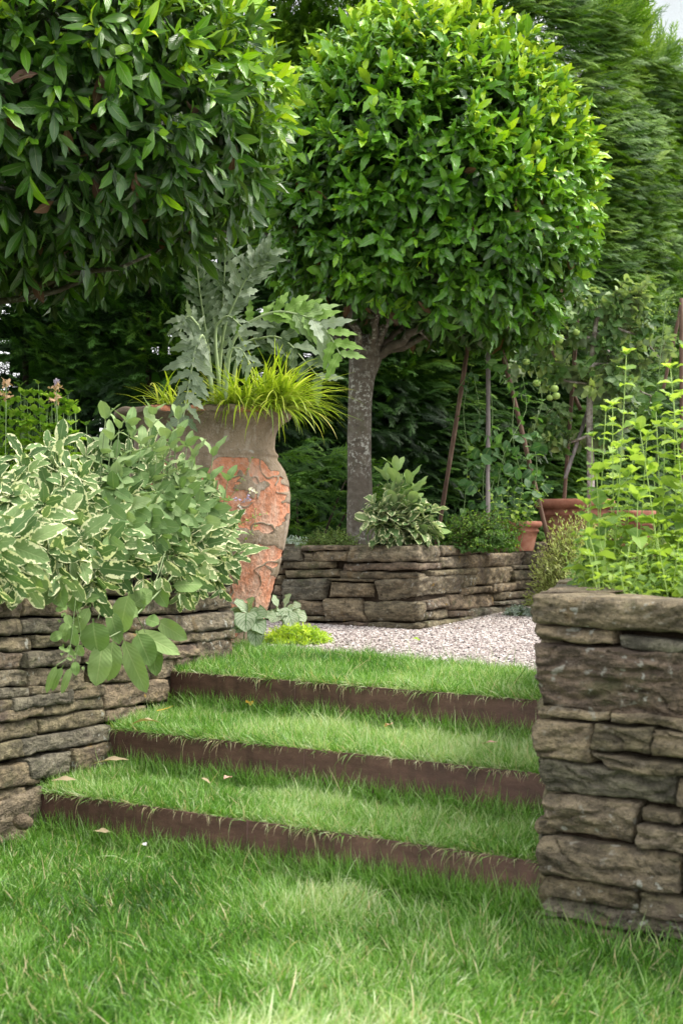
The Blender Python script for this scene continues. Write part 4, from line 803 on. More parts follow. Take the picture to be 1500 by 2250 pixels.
# sprig across the urn
la, sa, fa = Acc(), Acc(), Acc()
st = [(440, 1200), (480, 1130), (520, 1075), (545, 1030), (553, 1008)]; P = np.array([at(x, y, 5.45) for x, y in st]); shoot(la, sa, P, T['small'], .022, 8, .2, 60, (.6, 1), .0012, 1.2, 0, 3)
P = np.array([at(x, y, 5.45) for x, y in [(480, 1180), (530, 1150), (565, 1132), (585, 1128)]]); shoot(la, sa, P, T['small'], .022, 7, .2, 60, (.6, 1), .0012, 1.2, 0, 3)
P = np.array([at(x, y, 5.45) for x, y in [(490, 1230), (535, 1190), (560, 1160), (562, 1120)]]); shoot(la, sa, P, T['small'], .02, 7, .2, 60, (.6, 1), .0012, 1.2, 0, 3)
t_ = thing('flowering_sprig', at(440, 1200, 5.45), 'thin wiry sprig with tiny lilac and white flowers across the urn', 'plant'); la.build('foliage', MAT['thyme'], t_); sa.build('stems', MAT['stem_green'], t_)
for mname, pts in (('petal_lilac', [(543, 1092), (538, 1100), (520, 1095)]), ('petal_white', [(548, 1078), (560, 1080), (535, 1125), (525, 1118)])):
    for x, y in pts: n = 7; fa = Acc(); place(fa, T['round'], at(x, y, 5.42)+rv(n, .005), rv(n), rv(n), .013, 1, .5); fa.build('flower', MAT[mname], t_)

# ------------------------------------------------------------------ plants at the urn foot
def leaf_clump(name, lab, items, Y0, mat, ts, base, grp=None, cat='plant', stem='stem_green'):
    t_ = thing(name, base, lab, cat, grp); la, sa = Acc(), Acc()
    for x, y, L, dx, dz, dY in items:
        p = at(x, y, Y0+dY); D = np.array([dx, -.55, dz]); D = unit(D); c_ = p-D*L*.45; place(la, ts, c_[None], D[None], np.array([[U(-.2, .2)+dx*.2, -.7, .8]]), L, 1., U(.2, 1)); b_ = np.array(base, float)+[U(-.02, .02), 0, 0]; sa.tube(bez(b_, (b_+c_)/2+[0, 0, .03], c_), .0018, 5)
    la.build('leaves', mat, t_); sa.build('stems', MAT[stem], t_); return t_
zy = lambda px, py: (EYE-TOPZ)*FOC/(py-HOR)
leaf_clump('heart_leaf_plant', 'silver veined heart leaf plant at the foot of the urn beside the wall end', [(535, 1335, .1, -.3, .5, 0), (560, 1350, .11, .5, .1, -.05), (540, 1362, .11, .0, -.3, -.1), (566, 1372, .085, .5, -.5, -.1), (562, 1400, .075, .1, -.8, -.12), (528, 1375, .08, -.6, -.4, -.1), (520, 1345, .07, -.7, .2, 0), (548, 1330, .08, .2, .7, .05), (590, 1350, .07, .6, .1, .05)], 5.55, MAT['brunnera'], T['heart'], at(543, 1415, 5.75), 'heart leaf plants')
# second clump
leaf_clump('heart_leaf_plant', 'darker heart leaf plant between the urn and the low back wall', [(605, 1322, .09, -.2, .6, 0), (622, 1345, .11, .3, -.1, 0), (640, 1335, .1, .5, .3, .05), (610, 1352, .1, -.4, -.3, -.03), (655, 1352, .09, .7, -.4, 0), (630, 1318, .07, .4, .7, .1), (640, 1362, .09, .3, -.6, -.05)], 6.3, MAT['brunnera'], T['heart'], at(625, 1392, 6.4), 'heart leaf plants')
def mound(name, lab, cat, cpx, cpy, Y, rx, ry, rz, n, ts, L, mat, stemm='stem_green', zb=TOPZ, grp=None, **kw):
    c_ = at(cpx, cpy, Y); c_[2] = zb; t_ = thing(name, c_, lab, cat, grp); la, sa = Acc(), Acc()
    bush(la, sa, c_, (rx*.6, ry*.6), c_+[0, 0, 0], (rx, ry, rz), n, ts, L, zmin=.03, **kw); la.build('foliage', MAT[mat], t_); sa.build('stems', MAT[stemm], t_); return t_
mound('golden_sedum', 'bright lime yellow feathery sedum mound on the gravel by the urn', 'plant', 650, 1398, 5.9, .165, .12, .085, 230, T['needle'], .03, 'sedum', 'stem_lime', npairs=7, start=.35, ang=55, r=(.2, 1), rad=.001, Wd=1.8, tipn=6, droop=0)
mound('silver_sedum', 'tiny silvery rosette plant at the foot of the back wall on the right', 'plant', 1140, 1352, 7.9, .1, .07, .06, 90, T['small'], .022, 'silver', 'stem_green', npairs=4, start=.4, ang=55, rad=.001, Wd=1.3, tipn=6, droop=0)

# ------------------------------------------------------------------ raised bed behind the gravel
BZ = ZB-.045
mound('thyme_bush', 'low olive green thyme bush to the left of the grey tree trunk', 'herb', 725, 1196, 7.4, .2, .18, .14, 190, T['small'], .017, 'thyme', 'stem_brown', zb=BZ, npairs=12, start=.25, ang=60, rad=.0009, Wd=1.1, tipn=4, droop=0)
mound('silver_ground_plant', 'low blue grey leafy mat at the left end of the back wall', 'plant', 650, 1196, 7.7, .11, .1, .09, 60, T['small'], .025, 'silver', 'stem_green', zb=BZ, npairs=7, start=.25, ang=60, rad=.001, tipn=4, droop=.1)
la, sa = Acc(), Acc(); b0 = at(885, 1196, 6.98); b0[2] = BZ
for _ in range(30):
    px = U(812, 950); py = U(1075+abs(px-880)*.55, 1170); tip = at(px, py, 6.95-.12*(py-1075)/95*U(.3, 1)+.05); b_ = b0+[U(-.06, .06), U(-.03, .05), 0]; shoot(la, sa, bez(b_, (b_+tip)/2+[0, 0, .05], tip), T['sage'], .125, 4, .4, 60, (.2, .9), .0018, 1.3, .35, 4, tipscale=.75)
t_ = thing('variegated_sage', b0, 'small cream edged sage at the corner of the back wall before the trunk', 'herb'); la.build('foliage', MAT['sage_var'], t_); sa.build('stems', MAT['stem_pale'], t_)
la, sa = Acc(), Acc()
for px, py in ((872, 1040), (852, 1060), (898, 1070), (910, 1085), (940, 1170)):
    tip = at(px, py, 6.95); shoot(la, sa, bez(b0, (b0+tip)/2+[0, 0, .04], tip), T['sage_big'], .13, 3, .65, 35, (.6, 1), .002, .85, 0, 3, tipscale=.85)
la.build('plain_shoot_leaves', MAT['sage_big'], t_); sa.build('plain_shoots', MAT['stem_pale'], t_)
mound('oregano_bush', 'dense mid green herb bush on the back bed below the grey cane', 'herb', 1045, 1205, 7.5, .26, .2, .24, 300, T['round'], .03, 'herb', 'stem_brown', zb=BZ, npairs=9, start=.3, ang=62, r=(.2, .9), rad=.0011, Wd=1., tipn=4, droop=.1)
la, sa = Acc(), Acc(); b0 = at(1120, 1190, 7.7); b0[2] = BZ
for px, py in ((1115, 1062), (1075, 1080), (1100, 1090), (1150, 1070), (1200, 1050), (1190, 1085), (1140, 1110), (1165, 1130), (1090, 1120), (1130, 1085), (1175, 1105), (1030, 1050), (1210, 1075)):
    tip = at(px, py, 7.6+U(-.1, .1)); shoot(la, sa, bez(b0+[U(-.08, .08), 0, 0], (b0+tip)/2+[0, 0, .06], tip), T['round'], .038, 8, .3, 62, (.7, 1), .0013, 1.1, .1, 4)
t_ = thing('leafy_sprigs', b0, 'loose fresh green sprigs rising left of the small terracotta pot', 'herb'); la.build('foliage', MAT['herb'], t_); sa.build('stems', MAT['stem_green'], t_)
# thin blue-green blades
acc = Acc(); pts = [(820, 1130), (845, 1120), (915, 1120), (935, 1125), (965, 1120), (985, 1130), (1000, 1125), (950, 1140)]
b0 = at(915, 1190, 7.5); b0[2] = BZ
for x, y in pts:
    for _ in range(5): b_ = at(x+U(-14, 14), 1185, 7.5); b_[2] = BZ; l = U(.16, .36); place(acc, T['blade'], b_[None], np.array([[U(-.5, .5), U(-.2, .2), 1]]), rv(1), l, .006/l, U(0, 1))
tag(acc.build('chives', MAT['blue_blade']), 'thin upright blue green blades behind the small sage on the back bed', 'herb')

def pot(label, cx, cyb, Y, Rm, H, mat='terra', zb=None):
    c_ = at(cx, cyb, Y); zb = c_[2] if zb is None else zb; c_[2] = zb
    t_ = thing('terracotta_pot', c_, label, 'pot', 'terracotta pots on the back bed')
    def lathe(pr, r=.5):
        a = Acc(); th = np.linspace(0, 2*math.pi, 56); a.grid(np.stack([np.stack([c_[0]+Rm*q*np.cos(th), c_[1]+Rm*q*np.sin(th), c_[2]+H*h+0*th], -1) for q, h in pr], 0), r); return a
    lathe([(.60, 0), (.66, .2), (.74, .45), (.80, .62), (.86, .64), (.87, .67), (.86, .70), (.82, .73), (.84, .78)]).build('pot_body', MAT[mat], t_)
    lathe([(.84, .78), (.95, .80), (1.0, .85), (1.01, .9), (.99, .97), (.94, 1.0), (.88, .98), (.86, .88), (.4, .87), (.01, .88)]).build('pot_rim', MAT[mat], t_)
    return t_, c_
pot('small terracotta pot on the back bed at the right end of the low wall', 1142, 1205, 7.9, .125, .17, zb=BZ)
_, pc = pot('large terracotta pot in which the apple tree stands', 1262, 1150, 9.0, .26, .30, zb=TOPZ+.42-.02)
pot('terracotta pot half hidden behind the lime green herb', 1385, 1180, 9.3, .2, .28, zb=TOPZ+.35)

# bed extends back right: soil bank that carries pots and pale plants
acc = Acc(); xs = np.linspace(0, 1, 50); ys = np.linspace(0, 1, 40); XX, YY = np.meshgrid(xs, ys)
Xw = .95+XX*2.6+YY*.3; Yw = 8.3+YY*1.7; Xw = np.maximum(Xw, CR[0]+(Yw-CR[1])*.33+.02); hgt = .40*np.clip(YY*2.2, 0, 1)*np.clip(XX*5-.3, 0, 1)
G = np.stack([Xw, Yw, TOPZ-.02+hgt+.03*fbm(np.stack([Xw*3, Yw*3, 0*Xw], -1), 3)], -1); acc.grid(G); o = acc.build('soil_bank', MAT['soil']); o['kind'] = 'structure'
mound('pale_needle_shrub', 'pale yellow green narrow leaved shrub spilling past the end of the back wall', 'shrub', 1275, 1300, 7.9, .33, .4, .64, 700, T['needle'], .05, 'lavender', 'stem_brown', zb=TOPZ, npairs=9, start=.35, ang=38, r=(.2, 1), rad=.0011, Wd=1.7, tipn=4, droop=.05)
mound('pale_needle_shrub', 'pale narrow leaved shrub behind the lime green herb, right of the gravel', 'shrub', 1430, 1300, 7.6, .36, .35, .52, 330, T['needle'], .05, 'lavender', 'stem_brown', zb=TOPZ, npairs=9, start=.35, ang=38, r=(.1, .9), rad=.0011, Wd=1.7, tipn=4, droop=.05)
# dry roots at the wall end
acc = Acc()
for _ in range(26):
    a_ = at(U(1190, 1215), U(1235, 1260), 8.6); b_ = at(U(1195, 1270), U(1300, 1335), 8.4); acc.tube(bez(a_, (a_+b_)/2+[U(-.03, .03), 0, U(-.02, .05)], b_), .0022, 5, U(0, 1))
tag(acc.build('dry_roots', MAT['pale_bark']), 'dry pale roots hanging at the right end of the back wall', 'roots')

# ------------------------------------------------------------------ canes
def cane(p0, p1, rad, label, mat='cane', grp='garden canes'):
    a = Acc(); p0, p1 = np.array(p0), np.array(p1); t = np.linspace(0, 1, 14)[:, None]; P = p0+(p1-p0)*t+.004*fbm(np.stack([t[:, 0]*3+p0[0]*9, 0*t[:, 0], 0*t[:, 0]], -1), 2)[:, None]; a.tube(P, np.full(14, rad)*(1+.1*vnoise(np.stack([t[:, 0]*13, 0*t[:, 0], 0*t[:, 0]], -1))), 8); return tag(a.build('garden_cane', MAT[mat]), label, 'cane', grp)
def gz(px, py, Y, z): p = at(px, py, Y); p[2] = z; return p
cane(gz(955, 1190, 8.3, BZ-.02), at(1037, 700, 8.0), .013, 'brown cane leaning right, left leg of the climbing frame')
cane(gz(1072, 1190, 7.6, BZ-.02), at(1071, 690, 7.9), .0125, 'upright grey cane in the middle of the climbing frame', 'cane_grey')
cane(gz(1212, 1190, 8.0, BZ-.02), at(1075, 660, 7.9), .0135, 'brown cane leaning left, right leg of the climbing frame')
cane(at(1236, 1130, 9.2), at(1272, 640, 9.2), .013, 'dark red upright cane behind the apple tree')
cane(at(1240, 1052, 8.95), at(1338, 762, 9.3), .013, 'grey brown cane crossing behind the apple trunk', 'cane_grey')
cane(at(1200, 745, 9.35), at(1275, 900, 9.2), .014, 'short dark cane slanting down to the right by the apple tree')
cane(at(1225, 838, 9.3), at(1352, 882, 9.3), .010, 'thin dark cane lying across behind the apple trunk')
cane(at(1497, 1150, 9.4), at(1496, 655, 9.4), .014, 'pinkish upright cane at the right edge of the view')
cane(at(1455, 860, 9.5), at(1496, 668, 9.5), .012, 'short cane leaning against the pinkish upright cane')
# climbing plant
la, sa = Acc(), Acc(); b0 = gz(1090, 1190, 7.8, BZ)
runs = [[(1060, 1190), (1050, 1050), (1085, 930), (1075, 800), (1068, 760)], [(1110, 1190), (1150, 1080), (1120, 960), (1130, 850), (1108, 780)], [(1080, 1190), (1100, 1000), (1160, 900), (1145, 800)], [(1020, 1190), (1035, 1010), (1010, 900), (1040, 800)], [(1150, 1190), (1180, 1040), (1160, 950), (1190, 880), (1175, 800)], [(1100, 1190), (1075, 1070), (1110, 1010), (1090, 940)], [(1130, 1190), (1100, 1080), (1150, 1020), (1175, 960)], [(1000, 860), (1040, 810), (1060, 900), (1050, 960)], [(1060, 790), (1100, 820), (1120, 860), (1150, 870)]]
for rn in runs:
    P = np.array([at(x+U(-8, 8), y, 7.8+U(-.12, .12)) for x, y in rn]); t = np.linspace(0, 1, len(P)); tt = np.linspace(0, 1, 16); P = np.stack([np.interp(tt, t, P[:, i]) for i in range(3)], -1); P[1:-1] = (P[:-2]+P[1:-1]*2+P[2:])/4
    shoot(la, sa, P, T['round'], .062, 10, .08, 70, (.2, .9), .002, 1.15, .35, 3, tipscale=.6)
for _ in range(90):
    px, py = U(1030, 1195), U(940, 1130); place(la, T['round'], at(px, py, 7.8+U(-.15, .15))[None], rv(1)+[0, 0, -.5], np.array([[U(-.5, .5), -1, .6]]), U(.04, .08), 1.2, U(0, .8))
t_ = thing('climbing_plant', b0, 'green climber scrambling over the three leaning canes', 'climbing plant'); la.build('foliage', MAT['vine'], t_); sa.build('stems', MAT['stem_green'], t_)

# ------------------------------------------------------------------ apple tree
AY = 9.0; t_ = thing('apple_tree', gz(1297, 1100, AY, TOPZ+.62), 'small trained apple tree with white flecked trunk and green apples in a pot', 'tree')
ta, la, sa = Acc(), Acc(), Acc()
def pl(pts, Y=AY): 
    P = np.array([at(x, y, Y+(dd[0] if dd else 0)) for x, y, *dd in pts]); t = np.linspace(0, 1, len(P)); tt = np.linspace(0, 1, 20); P = np.stack([np.interp(tt, t, P[:, i]) for i in range(3)], -1); P[1:-1] = (P[:-2]+P[1:-1]*2+P[2:])/4; return P
ta.tube(pl([(1298, 1120), (1296, 1000), (1293, 900), (1298, 840), (1299, 790), (1304, 735), (1312, 690)]), np.linspace(.026, .014, 20), 10); ta.build('trunk', MAT['pale_bark'], t_)
br = [[(1297, 850), (1285, 842), (1240, 838), (1180, 800), (1130, 790)], [(1298, 850), (1312, 842), (1330, 860), (1380, 850), (1430, 870)], [(1296, 955), (1260, 970), (1225, 975), (1205, 955), (1195, 915)], [(1303, 742), (1270, 740), (1210, 745), (1170, 750)], [(1305, 735), (1350, 720), (1410, 740), (1450, 790)], [(1311, 700), (1340, 670), (1400, 680)], [(1300, 800), (1360, 800), (1400, 850)], [(1296, 960), (1340, 950), (1380, 940)], [(1310, 700), (1260, 680), (1240, 690)]]
for k, b_ in enumerate(br):
    a = Acc(); P = pl([(x, y, (-.15 if k % 2 else .1)*i/4) for i, (x, y) in enumerate(b_)]); a.tube(P, np.linspace(.011, .004, 20), 7); a.build('branch', MAT['pale_bark'], t_)
    for j in np.linspace(4, 19, 15).astype(int):
        tip = P[j]+np.array([U(-.13, .13), U(-.12, .12), U(-.1, .16)]); shoot(la, sa, bez(P[j], (P[j]+tip)/2+[0, 0, .03], tip, 5), T['oval_t'], .10, 5, .2, 62, (.2, 1), .0022, 1.05, .3, 4, tipscale=.8)
la.build('leaves', MAT['apple_leaf'], t_); sa.build('twigs', MAT['stem_brown'], t_)
for x, y in ((1207, 874), (1221, 870), (1217, 854), (1178, 842), (1265, 730), (1215, 737), (1440, 873), (1230, 742), (1228, 748), (1155, 795)):
    a = Acc(); th = np.linspace(0, math.pi, 12)[:, None]; ph = np.linspace(0, 2*math.pi, 18)[None, :]; rr0 = 1-.25*np.exp(-(th/.35)**2)-.12*np.exp(-((math.pi-th)/.3)**2); Rr = .026*U(.85, 1.1)
    G = np.stack([np.sin(th)*np.cos(ph)*rr0, np.sin(th)*np.sin(ph)*rr0, np.cos(th)*.92*rr0+0*ph], -1)*Rr; p = at(x, y, 8.83); a.grid(G+p); a.tube([p+[0, 0, Rr*.6], p+[.004, .01, Rr*1.6]], .0018, 5); a.build('apple', MAT['apple'], t_)
# tall flowering stalk at the right
la, sa = Acc(), Acc(); P = np.array([at(x, y, 8.8) for x, y in [(1440, 900), (1450, 780), (1458, 700), (1462, 660)]]); sa.tube(P, .003, 5)
n = 60; place(la, T['small'], at(1463, 668, 8.8)+np.stack([RNG.normal(0, .035, n), RNG.normal(0, .03, n), RNG.normal(0, .045, n)], -1), rv(n)+[0, 0, .5], rv(n), .02, 1, U(.2, 1, n)); 
for x, y in ((1440, 1130), (1440, 1000)): sa.tube(np.array([at(1442, 1180, 8.8), at(1440, 900, 8.8)]), .0035, 5)
t_ = thing('seed_stalk', gz(1442, 1180, 8.8, TOPZ+.4), 'tall thin stalk with a pale green seed head before the hedge on the right', 'plant'); la.build('seed_head', MAT['thyme'], t_); sa.build('stem', MAT['stem_green'], t_)

# ------------------------------------------------------------------ lime herb in the right wall bed
la, sa = Acc(), Acc(); b0 = np.array([.82, 3.35, .685])
heads = [(1375, 780), (1472, 810), (1505, 770), (1345, 892), (1330, 905), (1440, 905), (1405, 945), (1460, 935), (1420, 960), (1300, 960), (1355, 985), (1390, 1005), (1480, 880), (1500, 960), (1525, 900), (1310, 1040), (1375, 1050), (1435, 1040), (1490, 1050), (1540, 1000), (1290, 1110), (1340, 1110), (1295, 1180), (1400, 1100), (1450, 1110), (1330, 1160), (1380, 1170), (1500, 1130), (1560, 1060), (1430, 1180), (1480, 1200), (1350, 1215), (1300, 1230), (1410, 1230), (1450, 1250), (1500, 1240), (1370, 1255), (1330, 1265), (1580, 1130), (1600, 980), (1560, 870), (1520, 1190), (1545, 1240)]
for i, (px, py) in enumerate(heads):
    Y = 3.25+U(-.1, .28)+.00035*(1280-py); tip = at(px, py, Y); b_ = np.array([tip[0]+U(-.05, .05)+.02, Y+U(-.03, .05), .69]); b_[0] = max(b_[0], .6); Hs = tip[2]-b_[2]
    npr = int(np.clip(Hs/.036, 4, 16)); shoot(la, sa, bez(b_, (b_+tip)/2+[U(-.015, .015), 0, 0], tip, 9), T['round'], .062*U(.8, 1.2), npr, .1, 66, (.2, 1), .0016, 1.1, .12, 5, stemr=.5, tipscale=.55)
for _ in range(190):
    p = np.array([U(.58, 1.1), U(3.05, 3.7), .69]); p[0] = max(p[0], .6+(3.3-p[1])*-.1); tip = p+np.array([U(-.05, .05), U(-.05, .03), U(.02, .16)]); shoot(la, sa, bez(p, (p+tip)/2, tip, 5), T['round'], .03, 5, .2, 65, (.0, .8), .001, 1.1, .1, 4)
t_ = thing('lime_herb', b0, 'tall lime green herb with round paired leaves growing in the right wall bed', 'herb'); la.build('foliage', MAT['mint'], t_); sa.build('stems', MAT['stem_lime'], t_)

# ------------------------------------------------------------------ clipped trees
def sup(d, rad, e): 
    d = np.abs(d)/np.array(rad); return 1/np.maximum((d**e).sum(-1), 1e-9)**(1/e)
def crown(tree, cen, rad, e, nshoot, ts, L, Wd, mat, deadmat, zcut, young=.0, lumps=.06, downs=.5, keep=None, inner=1.6, fnx=None):
    cen = np.array(cen, float); rad = np.array(rad, float)
    n = int(nshoot*1.5); d = unit(RNG.normal(0, 1, (n, 3))*rad/rad.max()); rr_ = sup(d, rad, e); sgn = 1+lumps*fbm(d*2.3+cen, 3)
    q = 1.015-.26*U(0, 1, n)**1.3; P = cen+d*(rr_*q*sgn)[:, None]; ok_ = P[:, 2] > zcut(P)+RNG.normal(0, .035, n); P, d, q = P[ok_], d[ok_], q[ok_]
    if keep is not None: k_ = keep(P); P, d, q = P[k_], d[k_], q[k_]
    P, d, q = P[:nshoot], d[:nshoot], q[:nshoot]; n = len(P)
    nor = unit(d/rad**2*rad.max()**2); low = np.clip(-(P[:, 2]-cen[2])/rad[2]+.1, 0, 1); high = np.clip((P[:, 2]-cen[2])/rad[2], 0, 1)
    ax = unit(nor+np.stack([0*low, 0*low, high*.55-low*1.0*downs+.05], -1)+RNG.normal(0, .33, (n, 3)))
    lA = Acc(); sA = Acc(); k = 7; s1 = unit(np.cross(ax, RNG.normal(0, 1, (n, 3)))); s2 = np.cross(ax, s1); a0 = U(0, 6.28, n)
    tone = fbm(P*2.2, 2); isy = U(0, 1, n)
    for j in range(k):
        a = a0+j*2.4; rad_ = s1*np.cos(a)[:, None]+s2*np.sin(a)[:, None]; an = np.radians(68-j*8+RNG.normal(0, 10, n)); D = ax*np.cos(an)[:, None]+rad_*np.sin(an)[:, None]; D[:, 2] -= U(-.35, .25, n)+low*U(.2, .9, n)
        Pj = P-ax*(L*.85*(k-1-j)/k)[..., None] if False else P-ax*(L*.9*(k-1-j)/k)
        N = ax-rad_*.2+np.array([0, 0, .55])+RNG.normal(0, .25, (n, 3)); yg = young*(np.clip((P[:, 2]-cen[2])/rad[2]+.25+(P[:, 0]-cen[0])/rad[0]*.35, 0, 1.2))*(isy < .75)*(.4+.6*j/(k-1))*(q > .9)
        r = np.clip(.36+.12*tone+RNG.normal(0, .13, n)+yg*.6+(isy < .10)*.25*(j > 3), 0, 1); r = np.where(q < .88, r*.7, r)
        place(lA, ts, Pj, D, N, L*U(.55, 1.2, n)*(1-.25*(j >= 5)), Wd, r)
    lA.build('foliage', mat, tree)
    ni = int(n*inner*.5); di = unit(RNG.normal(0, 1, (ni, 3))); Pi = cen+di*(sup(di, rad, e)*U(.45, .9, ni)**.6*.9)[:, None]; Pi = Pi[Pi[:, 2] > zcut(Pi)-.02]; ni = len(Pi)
    iA = Acc(); place(iA, T['laurel'], Pi, rv(ni)+[0, 0, -.4], rv(ni), L*U(.7, 1.1, ni), 1.3, U(0, .12, ni)); iA.build('inner_leaves', mat, tree)  # inner leaves coloured darkest, painting shade into the gaps of the crown
    nd = int(n*.10); dd = unit(RNG.normal(0, 1, (nd, 3))); Pd = cen+dd*(sup(dd, rad, e)*U(.7, .95, nd))[:, None]; Pd = Pd[(Pd[:, 2] < cen[2]) & (Pd[:, 2] > zcut(Pd)-.04)]; nd = len(Pd)
    if nd: dA = Acc(); place(dA, T['laurel'], Pd, rv(nd)+[0, 0, -1.2], rv(nd), L*.9, 1.3, U(0, 1, nd)); dA.build('dead_leaves', deadmat, tree)
    return P, ax
def limbs(tree, root, cen, rad, e, n, zlo, r0=.03, spread=1.0, up=.35):
    a = Acc()
    for i in range(n):
        az = 2*math.pi*i/n+U(-.3, .3); el = U(-.25, 1.2); d = np.array([math.cos(az)*math.cos(el), math.sin(az)*math.cos(el), math.sin(el)]); tip = cen+d*sup(d[None], rad, e)[0]*.86; tip[2] = max(tip[2], zlo)
        mid = root+(tip-root)*.45; mid[2] = max(root[2]+.12, mid[2]-.02)*1.0+U(-.03, .05); P = bez(root, mid, tip, 12); P[2:-1] += RNG.normal(0, .012, P[2:-1].shape)
        a.tube(P, np.linspace(r0, .006, 12), 8)
        for k in (5, 7, 9):
            for _ in range(2):
                t2 = P[k]+unit(tip-root)*U(.12, .3)+RNG.normal(0, .13, 3); t2[2] = max(t2[2], zlo); a.tube(bez(P[k], (P[k]+t2)/2+[0, 0, .02], t2, 6), np.linspace(.009, .0025, 6), 5)
    return a.build('branches', MAT['bark'], tree)

# middle tree: round clipped crown on a grey trunk
TY = 7.7; tb = gz(792, 1190, TY, BZ); T2 = thing('clipped_tree', tb, 'clipped bay tree with a domed serrated leaf crown on a grey lichened trunk', 'tree', 'clipped evergreen trees')
a = Acc(); tp = [(792, 1215, .093), (791, 1150, .078), (789, 1050, .0725), (789, 950, .070), (791, 880, .071), (795, 830, .078), (802, 790, .098), (806, 765, .10), (812, 740, .07)]
P = np.array([at(x, y, TY) for x, y, r_ in tp]); rr0 = np.array([p[2] for p in tp])*.94; t = np.linspace(0, 1, len(P)); tt = np.linspace(0, 1, 60); Pq = np.stack([np.interp(tt, t, P[:, i]) for i in range(3)], -1); rq = np.interp(tt, t, rr0); kk = np.ones(7)/7; rq[3:-3] = np.convolve(rq, kk, 'valid')
a.tube(Pq, rq, 40); V = a.v[0]; c_ = np.repeat(np.vstack([Pq[:1], Pq, Pq[-1:]]), 40, 0); a.v[0] = c_+(V-c_)*(1+.06*fbm(V*[9, 9, 3], 3)+.03*fbm(V*[40, 40, 12], 2))[:, None]; a.build('trunk', MAT['bark'], T2)
a = Acc()
for x1, y1, dY, r0 in ((860, 720, -.1, .03), (930, 700, .1, .022), (720, 700, 0, .036), (780, 680, .25, .03), (830, 660, -.25, .034), (690, 730, .2, .024), (1000, 700, -.2, .03), (760, 690, -.3, .026), (1080, 690, .15, .024), (660, 690, -.1, .022)):
    p0 = at(804+U(-10, 10), 790, TY); p1 = at(x1, y1, TY+dY); p2 = p1+(p1-p0)*np.array([.5, .8, .8])+[0, 0, .25]; Pp = bez(p0, p1*.75+p0*.25+[0, 0, -.02], p2, 16); Pp[2:] += RNG.normal(0, .008, Pp[2:].shape); a.tube(Pp, np.linspace(r0, .008, 16), 9)
    for k in (6, 9, 12):
        for _ in range(3): t2 = Pp[k]+RNG.normal(0, .12, 3)+[0, 0, .1]; a.tube(bez(Pp[k], (Pp[k]+t2)/2, t2, 6), np.linspace(.01, .0025, 6), 5)
a.build('branches', MAT['bark'], T2)
cen2 = at(932, 440, 7.65); rad2 = np.array([.96, .93, 1.10])
zc2 = lambda P: at(0, 1, 7.65)[2]*0+np.interp(750+FOC*P[:, 0]/P[:, 1], [560, 640, 760, 900, 1050, 1180, 1290, 1340], [EYE+(HOR-q_)/FOC*7.65 for q_ in (600, 665, 690, 715, 750, 740, 650, 560)])-.0*P[:, 0]
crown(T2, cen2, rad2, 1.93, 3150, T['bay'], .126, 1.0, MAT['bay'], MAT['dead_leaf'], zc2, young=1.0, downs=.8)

# left tree: broad crown reaching out of the frame
c1 = np.array([-1.42, 5.15, 2.47]); r1 = np.array([1.19, 1.0, .72]); T1 = thing('clipped_tree', (-1.75, 5.5, .655), 'broad dark clipped tree with smooth pointed leaves filling the upper left', 'tree', 'clipped evergreen trees')
a = Acc(); a.tube(np.array([[-1.75, 5.5, .6], [-1.76, 5.48, 1.1], [-1.72, 5.45, 1.6], [-1.65, 5.4, 1.95]]), [.09, .075, .075, .08], 24); a.build('trunk', MAT['bark'], T1)
zc1 = lambda P: np.interp(750+FOC*P[:, 0]/P[:, 1], [-400, 0, 150, 300, 430, 560, 640, 700], [EYE+(HOR-q_)/FOC*5.1 for q_ in (615, 605, 590, 570, 545, 510, 440, 330)])
limbs(T1, np.array([-1.65, 5.4, 1.9]), c1, r1, 2.3, 26, 1.86, .035)
a = Acc(); P = np.array([at(x, y, Y) for x, y, Y in [(-120, 690, 5.4), (0, 662, 5.35), (60, 655, 5.3), (130, 638, 5.3), (190, 612, 5.3), (250, 590, 5.3), (330, 560, 5.3), (400, 520, 5.3)]]); a.tube(P, np.linspace(.015, .004, 8), 8)
P = np.array([at(x, y, Y) for x, y, Y in [(60, 640, 5.2), (150, 600, 5.15), (260, 590, 5.1), (330, 560, 5.0)]]); a.tube(P, np.linspace(.015, .005, 4), 8); a.build('low_branch', MAT['bark'], T1)
crown(T1, c1, r1, 2.3, 3500, T['laurel'], .118, 1.0, MAT['laurel'], MAT['dead_leaf'], zc1, young=1.1, downs=.6)

